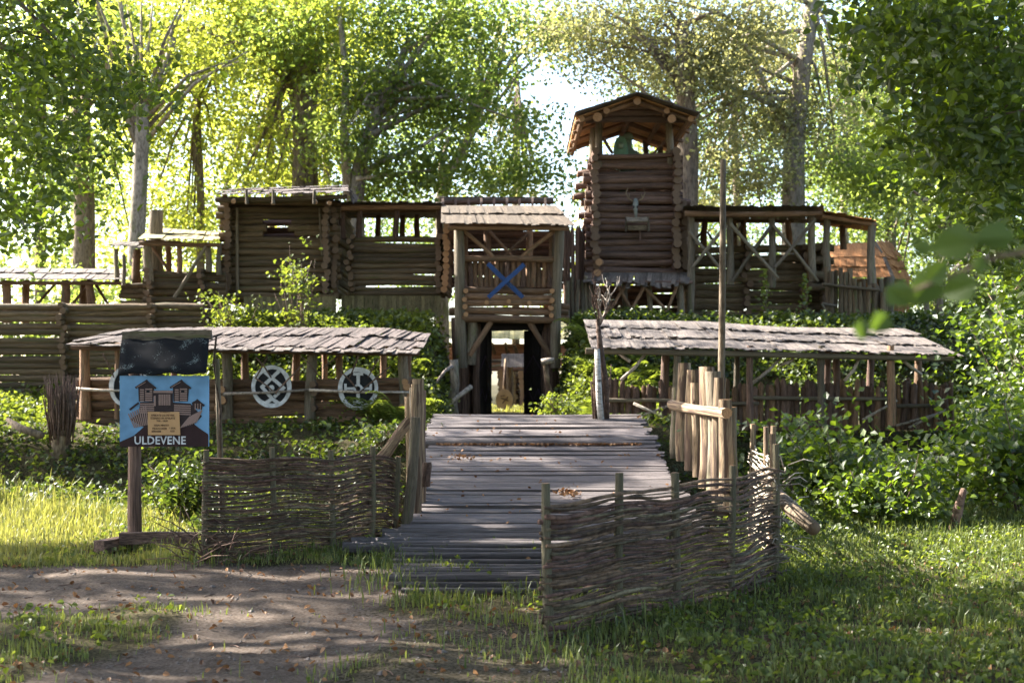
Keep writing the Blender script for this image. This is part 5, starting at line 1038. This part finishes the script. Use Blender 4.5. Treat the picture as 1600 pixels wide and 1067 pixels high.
tf = [(x, y) for x, y in [(.3, 8.0), (.5, 8.3), (.9, 8.7), (1.3, 9.2), (1.8, 9.7), (2.1, 10.1), (2.3, 10.4), (-2.8, 11.3), (-2.5, 11.5), (-2.0, 11.8), (-1.6, 12.3), (-1.1, 11.9), (-1.15, 11.2), (-1.05, 10.5), (-.95, 9.9), (-3.3, 12.3), (-3.6, 12.9), (-4.4, 14.5), (-5.0, 15.6), (-3.2, 14.2), (-2.9, 13.4), (-6, 16), (3.4, 12.6), (4.2, 13.6), (5.1, 13.0), (4.6, 11.9), (-.6, 9.4), (.1, 9.5)]]
bpy.data.objects['weed']['label'] = 'tall bright single stemmed weed before the right end of the right gallery wall'
# ---- ferns (each a rosette of fronds)
def fern_mesh():
    V = []; F = []; vv = []
    for k in range(11):
        a = k * 2 * math.pi / 11 + random.uniform(-.2, .2); L = random.uniform(.55, .8); rise = random.uniform(.55, .8); n = 16
        for i in range(2, n):
            u = i / n; r_ = L * u; z = rise * u - .55 * u * u * u; w_ = .17 * math.sin(math.pi * min(1, u * 1.05)) * (1 - .25 * u) + .01
            c = Vector((r_ * math.cos(a), r_ * math.sin(a), z)); s = Vector((-math.sin(a), math.cos(a), 0)); d = Vector((math.cos(a), math.sin(a), .3))
            for sg in (-1, 1):
                b = len(V); V += [c, c + s * sg * w_ * .5 + d * .022, c + s * sg * w_ + d * .012 + Vector((0, 0, -.03)), c + s * sg * w_ * .5 - d * .012]
                F += [(b, b + 1, b + 2), (b, b + 2, b + 3)] if sg > 0 else [(b, b + 2, b + 1), (b, b + 3, b + 2)]; vv += [random.random()] * 4
    return npmesh('frond', V, F, M['leaf_fern'], v=vv)
fm = [fern_mesh() for _ in range(3)]; stm = None
ferns = [(x, y) for x, y in zip(rng.uniform(1.3, 2.5, 22), rng.uniform(21.5, 24.6, 22))] + [(x, y) for x, y in zip(rng.uniform(-2.6, -1.6, 13), rng.uniform(20.2, 23.8, 13))]
for i, (x, y) in enumerate(ferns):
    left = x < 0; z = Hs(x, y); t = empty('fern', (x, y, z), 'bright green fern on the bank ' + ('left' if left else 'right') + ' of the gate doors', 'fern', 'ferns on the bank ' + ('left' if left else 'right') + ' of the gate')
    o = link('fronds', random.choice(fm), t, (0, 0, 0)); o.rotation_euler = (random.uniform(-.2, .4), random.uniform(-.2, .2), random.uniform(0, 6)); o.scale = [random.uniform(.7, 1.15)] * 3
# ---- ground cover on the banks and in the ditch
def cover(name, label, n, xr, yr, hmax, size, mat, cond, per=9, cat='ground cover', up=.5, spread=.11):
    x = rng.uniform(*xr, n); y = rng.uniform(*yr, n); k = cond(x, y); x, y = x[k], y[k]; m_ = .5 + .5 * np.sin(x * 1.7 + 1.2 * np.sin(y * 1.3)) * np.cos(y * 1.9)
    h = rng.uniform(.03, 1, len(x)) ** 1.2 * hmax * (.35 + .65 * m_) * (1 - .75 * sm(17.6, 19.4, y) * (1 - sm(21.8, 22.6, y))) * (1 - .6 * sm(24.3, 25.2, y)); z = H(x, y) + h
    C = np.repeat(np.stack([x, y, z], 1), per, 0) + rng.normal(size=(len(x) * per, 3)) * [spread, spread, spread * .5]
    v = np.repeat(np.clip(.5 + .35 * (m_ - .5) + rng.normal(0, .22, len(x)), 0, 1), per)
    o = foliage(name, None, C, size, mat, loc=(0, (yr[0] + yr[1]) / 2, 0), up=up, v=v); tag(o, label, cat, None, 'stuff'); return o
offdeck = lambda x, y: ~((x > -1.25) & (x < 2.0) & (y < 19.1)) & ~((np.abs(x + .13) < 1.12) & (y > 18.5))
cover('undergrowth', 'dark leafy undergrowth filling the ditch and its far bank', 5200, (-10, 9.5), (15.6, 20.4), .36, .085, 'leaf_bank', lambda x, y: offdeck(x, y) & (y > 15.0 + .9 * sm(0, 2, np.abs(x) - 1.2)), cat='undergrowth')
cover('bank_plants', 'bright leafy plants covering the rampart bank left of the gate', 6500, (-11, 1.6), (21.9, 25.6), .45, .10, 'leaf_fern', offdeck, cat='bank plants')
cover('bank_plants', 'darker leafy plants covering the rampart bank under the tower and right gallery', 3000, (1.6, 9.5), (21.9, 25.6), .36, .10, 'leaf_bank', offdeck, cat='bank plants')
cover('moat_plants', 'low leaves growing beside the bridge in the ditch', 1500, (-3.4, 3.6), (13.2, 16.2), .30, .08, 'leaf_bank', lambda x, y: offdeck(x, y) & ~((x > -1.5) & (x < 2.45) & (y < 13.3)), cat='ditch plants')
# ---- grass
def grass(name, label, n, xr, yr, hgt, dens, wid=.006, bend=.5, vmean=.45, vs=.25, mt='grass'):
    x = rng.uniform(*xr, n); y = rng.uniform(*yr, n); pm = pathmask(x, y); m_ = .5 + .5 * np.sin(x * 3.1 + 2 * np.sin(y * 2.3)) * np.cos(y * 3.7 + x); k = (rng.uniform(0, 1, n) < dens(x, y, pm, m_)); x, y, m_ = x[k], y[k], m_[k]; n = len(x)
    z = H(x, y); a = rng.uniform(0, 2 * np.pi, n); L = hgt(x, y) * (rng.uniform(.35, 1.2, n) + 1.3 * (rng.uniform(0, 1, n) < .07)) * (.6 + .7 * m_); bd = rng.uniform(.1, 1, n) * bend
    d = np.stack([np.cos(a), np.sin(a), np.zeros(n)], 1); s = np.stack([-np.sin(a + rng.normal(0, .5, n)), np.cos(a), np.zeros(n)], 1) * wid * rng.uniform(.6, 1.5, (n, 1)); b = np.stack([x, y, z], 1); up_ = np.array([0, 0, 1.])
    m1 = b + up_ * (L * .55)[:, None] + d * (L * bd * .25)[:, None]; tp = b + up_ * (L * (1 - bd * .35))[:, None] + d * (L * bd * .9)[:, None]
    V = np.stack([b - s, b + s, m1 - s * .8, m1 + s * .8, tp], 1).reshape(-1, 3); q = np.arange(n)[:, None] * 5; F = np.concatenate([q + [0, 1, 3], q + [0, 3, 2], q + [2, 3, 4]], 0)
    v = np.repeat(np.clip(vmean + .25 * (m_ - .5) + rng.normal(0, vs, n), 0, 1), 5); o = link(name, npmesh(name, V, F, M[mt], v=v)); tag(o, label, 'grass', None, 'stuff')
notpoles = lambda x, y: 1 - .55 * ((x > -1.05) & (x < 1.45) & (y > 9.65) & (y < 13.2))
grass('grass', 'shaded grass in the right foreground', 130000, (.3, 7.5), (6.2, 15.6), lambda x, y: .05 + .05 * sm(11, 15, y), lambda x, y, p, m: (1 - p) * (.25 + .5 * m + .35 * sm(.8, 2.6, x)) * notpoles(x, y), wid=.0045)
grass('grass', 'sunny tall grass behind the path at the left', 70000, (-9.5, -1.6), (11.3, 17.8), lambda x, y: .07 + .09 * sm(13, 16, y), lambda x, y, p, m: (1 - p) * (.5 + .5 * m), wid=.005, vmean=.55, mt='grass_dry_sunlit')
grass('grass', 'sparse grass tufts in the lower left and centre foreground', 70000, (-4.5, 1.2), (6.2, 12.4), lambda x, y: .05 + 0 * x, lambda x, y, p, m: (1 - p) * (.05 + .6 * sm(.45, .9, m)) * notpoles(x, y), wid=.004)
grass('courtyard_grass', 'sunlit mown grass of the courtyard beyond the gate', 9000, (-3, 3), (29.5, 37), lambda x, y: .07 + 0 * x, lambda x, y, p, m: 1 + 0 * x, wid=.014, vmean=.8, mt='grass_dry_sunlit')
xt = np.concatenate([rng.normal(a, .2, 70) for a, b in tf]); yt = np.concatenate([rng.normal(b, .2, 70) for a, b in tf])
def tufts():
    n = len(xt); a = rng.uniform(0, 2 * np.pi, n); L = rng.uniform(.05, .2, n); bd = rng.uniform(.2, 1, n) * .9; z = H(xt, yt); b = np.stack([xt, yt, z], 1)
    d = np.stack([np.cos(a), np.sin(a), 0 * a], 1); s = np.stack([-np.sin(a), np.cos(a), 0 * a], 1) * .0045; up_ = np.array([0, 0, 1.])
    m1 = b + up_ * (L * .6)[:, None] + d * (L * bd * .2)[:, None]; m2 = b + up_ * (L * (.95 - bd * .2))[:, None] + d * (L * bd * .55)[:, None]; tp = b + up_ * (L * (1 - bd * .55))[:, None] + d * (L * bd * .95)[:, None]
    V = np.stack([b - s, b + s, m1 - s * .9, m1 + s * .9, m2 - s * .6, m2 + s * .6, tp], 1).reshape(-1, 3); q = np.arange(n)[:, None] * 7; F = np.concatenate([q + [0, 1, 3], q + [0, 3, 2], q + [2, 3, 5], q + [2, 5, 4], q + [4, 5, 6]], 0)
    o = link('grass_tufts', npmesh('grass_tufts', V, F, M['grass'], v=np.repeat(np.clip(rng.normal(.4, .25, n), 0, 1), 7))); tag(o, 'longer arching grass tufts along the fence feet and grass edge', 'grass', None, 'stuff')
tufts()
def weeds(name, label, n, xr, yr, cond, size=.048, h=.08):
    x = rng.uniform(*xr, n); y = rng.uniform(*yr, n); k = cond(x, y); x, y = x[k], y[k]; c = np.stack([x, y, H(x, y) + rng.uniform(.01, h, len(x))], 1); C = np.repeat(c, 4, 0) + rng.normal(size=(len(c) * 4, 3)) * [.04, .04, .012]
    o = foliage(name, None, C, size, 'leaf_fern', loc=(0, 9, 0), up=.55, v=np.repeat(rng.uniform(0, .7, len(c)), 4), simple=False); tag(o, label, 'weeds', None, 'stuff')
weeds('broadleaf_weeds', 'small broad leaved weeds among the near grass', 8000, (-4.5, 7), (6.4, 15.5), lambda x, y: (pathmask(x, y) < .35) & (rng.uniform(0, 1, len(x)) < np.where(x > 1, .8, .25)) & ((notpoles(x, y) > .5) | (rng.uniform(0, 1, len(x)) < .1)), h=.10)
# grit, pebbles and broken twigs on the bare soil
n = 5200; x = rng.uniform(-6, 1.5, n); y = rng.uniform(6.2, 12.6, n); k = rng.uniform(0, 1, n) < pathmask(x, y); x, y = x[k], y[k]; n = len(x); r_ = rng.uniform(.003, .013, (n, 1)) * (1 + 1.5 * (rng.uniform(0, 1, (n, 1)) < .03))
c = np.stack([x, y, H(x, y)], 1); oc = np.array([[1, 0, .1], [-.2, 1, .2], [-1, -.2, .1], [.1, -1, .15], [.1, .1, .75]]); V = (c[:, None, :] + oc[None] * r_[:, None, :] * rng.uniform(.6, 1.3, (n, 5, 1))).reshape(-1, 3); q = np.arange(n)[:, None] * 5
F = np.concatenate([q + [0, 1, 4], q + [1, 2, 4], q + [2, 3, 4], q + [3, 0, 4]], 0); M['grit'] = plain('grit', (0.13, .11, .10), noise=.5, sc=3); o = link('pebbles', npmesh('pebbles', V, F, M['grit'])); tag(o, 'grit and small pebbles on the bare trodden path', 'pebbles', None, 'stuff')
V, F, MI = [], [], []
for i in range(420):
    x_, y_ = random.uniform(-5, 4), random.uniform(6.3, 12.5)
    if Hs(x_, y_) > .2: continue
    a = random.uniform(0, 3.14); L_ = random.uniform(.04, .16); p = Vector((x_, y_, Hs(x_, y_) + .006)); d_ = Vector((math.cos(a), math.sin(a), 0)) * L_
    tube_data([p, p + d_ * .5 + Vector((.006, .004, .004)), p + d_], [.0035, .003, .002], 4, V, F, MI)
o = link('twig_litter', pymesh('twig_litter', V, F, M['twig'], False)); tag(o, 'short broken twigs scattered over path and grass', 'twigs', None, 'stuff')
# fallen leaves
n = 2700; x = rng.uniform(-5, 5.5, n); y = 6.3 + 12.4 * rng.uniform(0, 1, n) ** 1.2; on = (x > -1.1) & (x < 1.9) & (y > 13); ok = on | (y < 12.9); ok &= ~(on & (rng.uniform(0, 1, n) < .55)); x, y, on = x[ok], y[ok], on[ok]
z = np.where(on, .13 + .9 * (y - 12.8) / 5.8 + .035 + .07 * (y > 17.0), H(x, y) + .015)
C = np.stack([x, y, z], 1); extra = []
for (a, b, k_) in ((-.62, 15.95, 40), (.62, 14.1, 60)): extra.append(np.stack([a + rng.normal(0, .09, k_), b + rng.normal(0, .07, k_), deckz(b) + .05 + np.abs(rng.normal(0, .03, k_))], 1))
xx = rng.uniform(-1, 1.7, 420); extra.append(np.stack([xx, 16.93 + rng.normal(0, .03, 420), np.full(420, deckz(16.93) + .035)], 1))
C = np.concatenate([C] + extra, 0)
o = foliage('fallen_leaves', None, C, .046, 'dead_leaf', loc=(0, 10, 0), up=.6, simple=False); tag(o, 'dry brown fallen leaves scattered over path, grass and bridge', 'leaves', None, 'stuff')
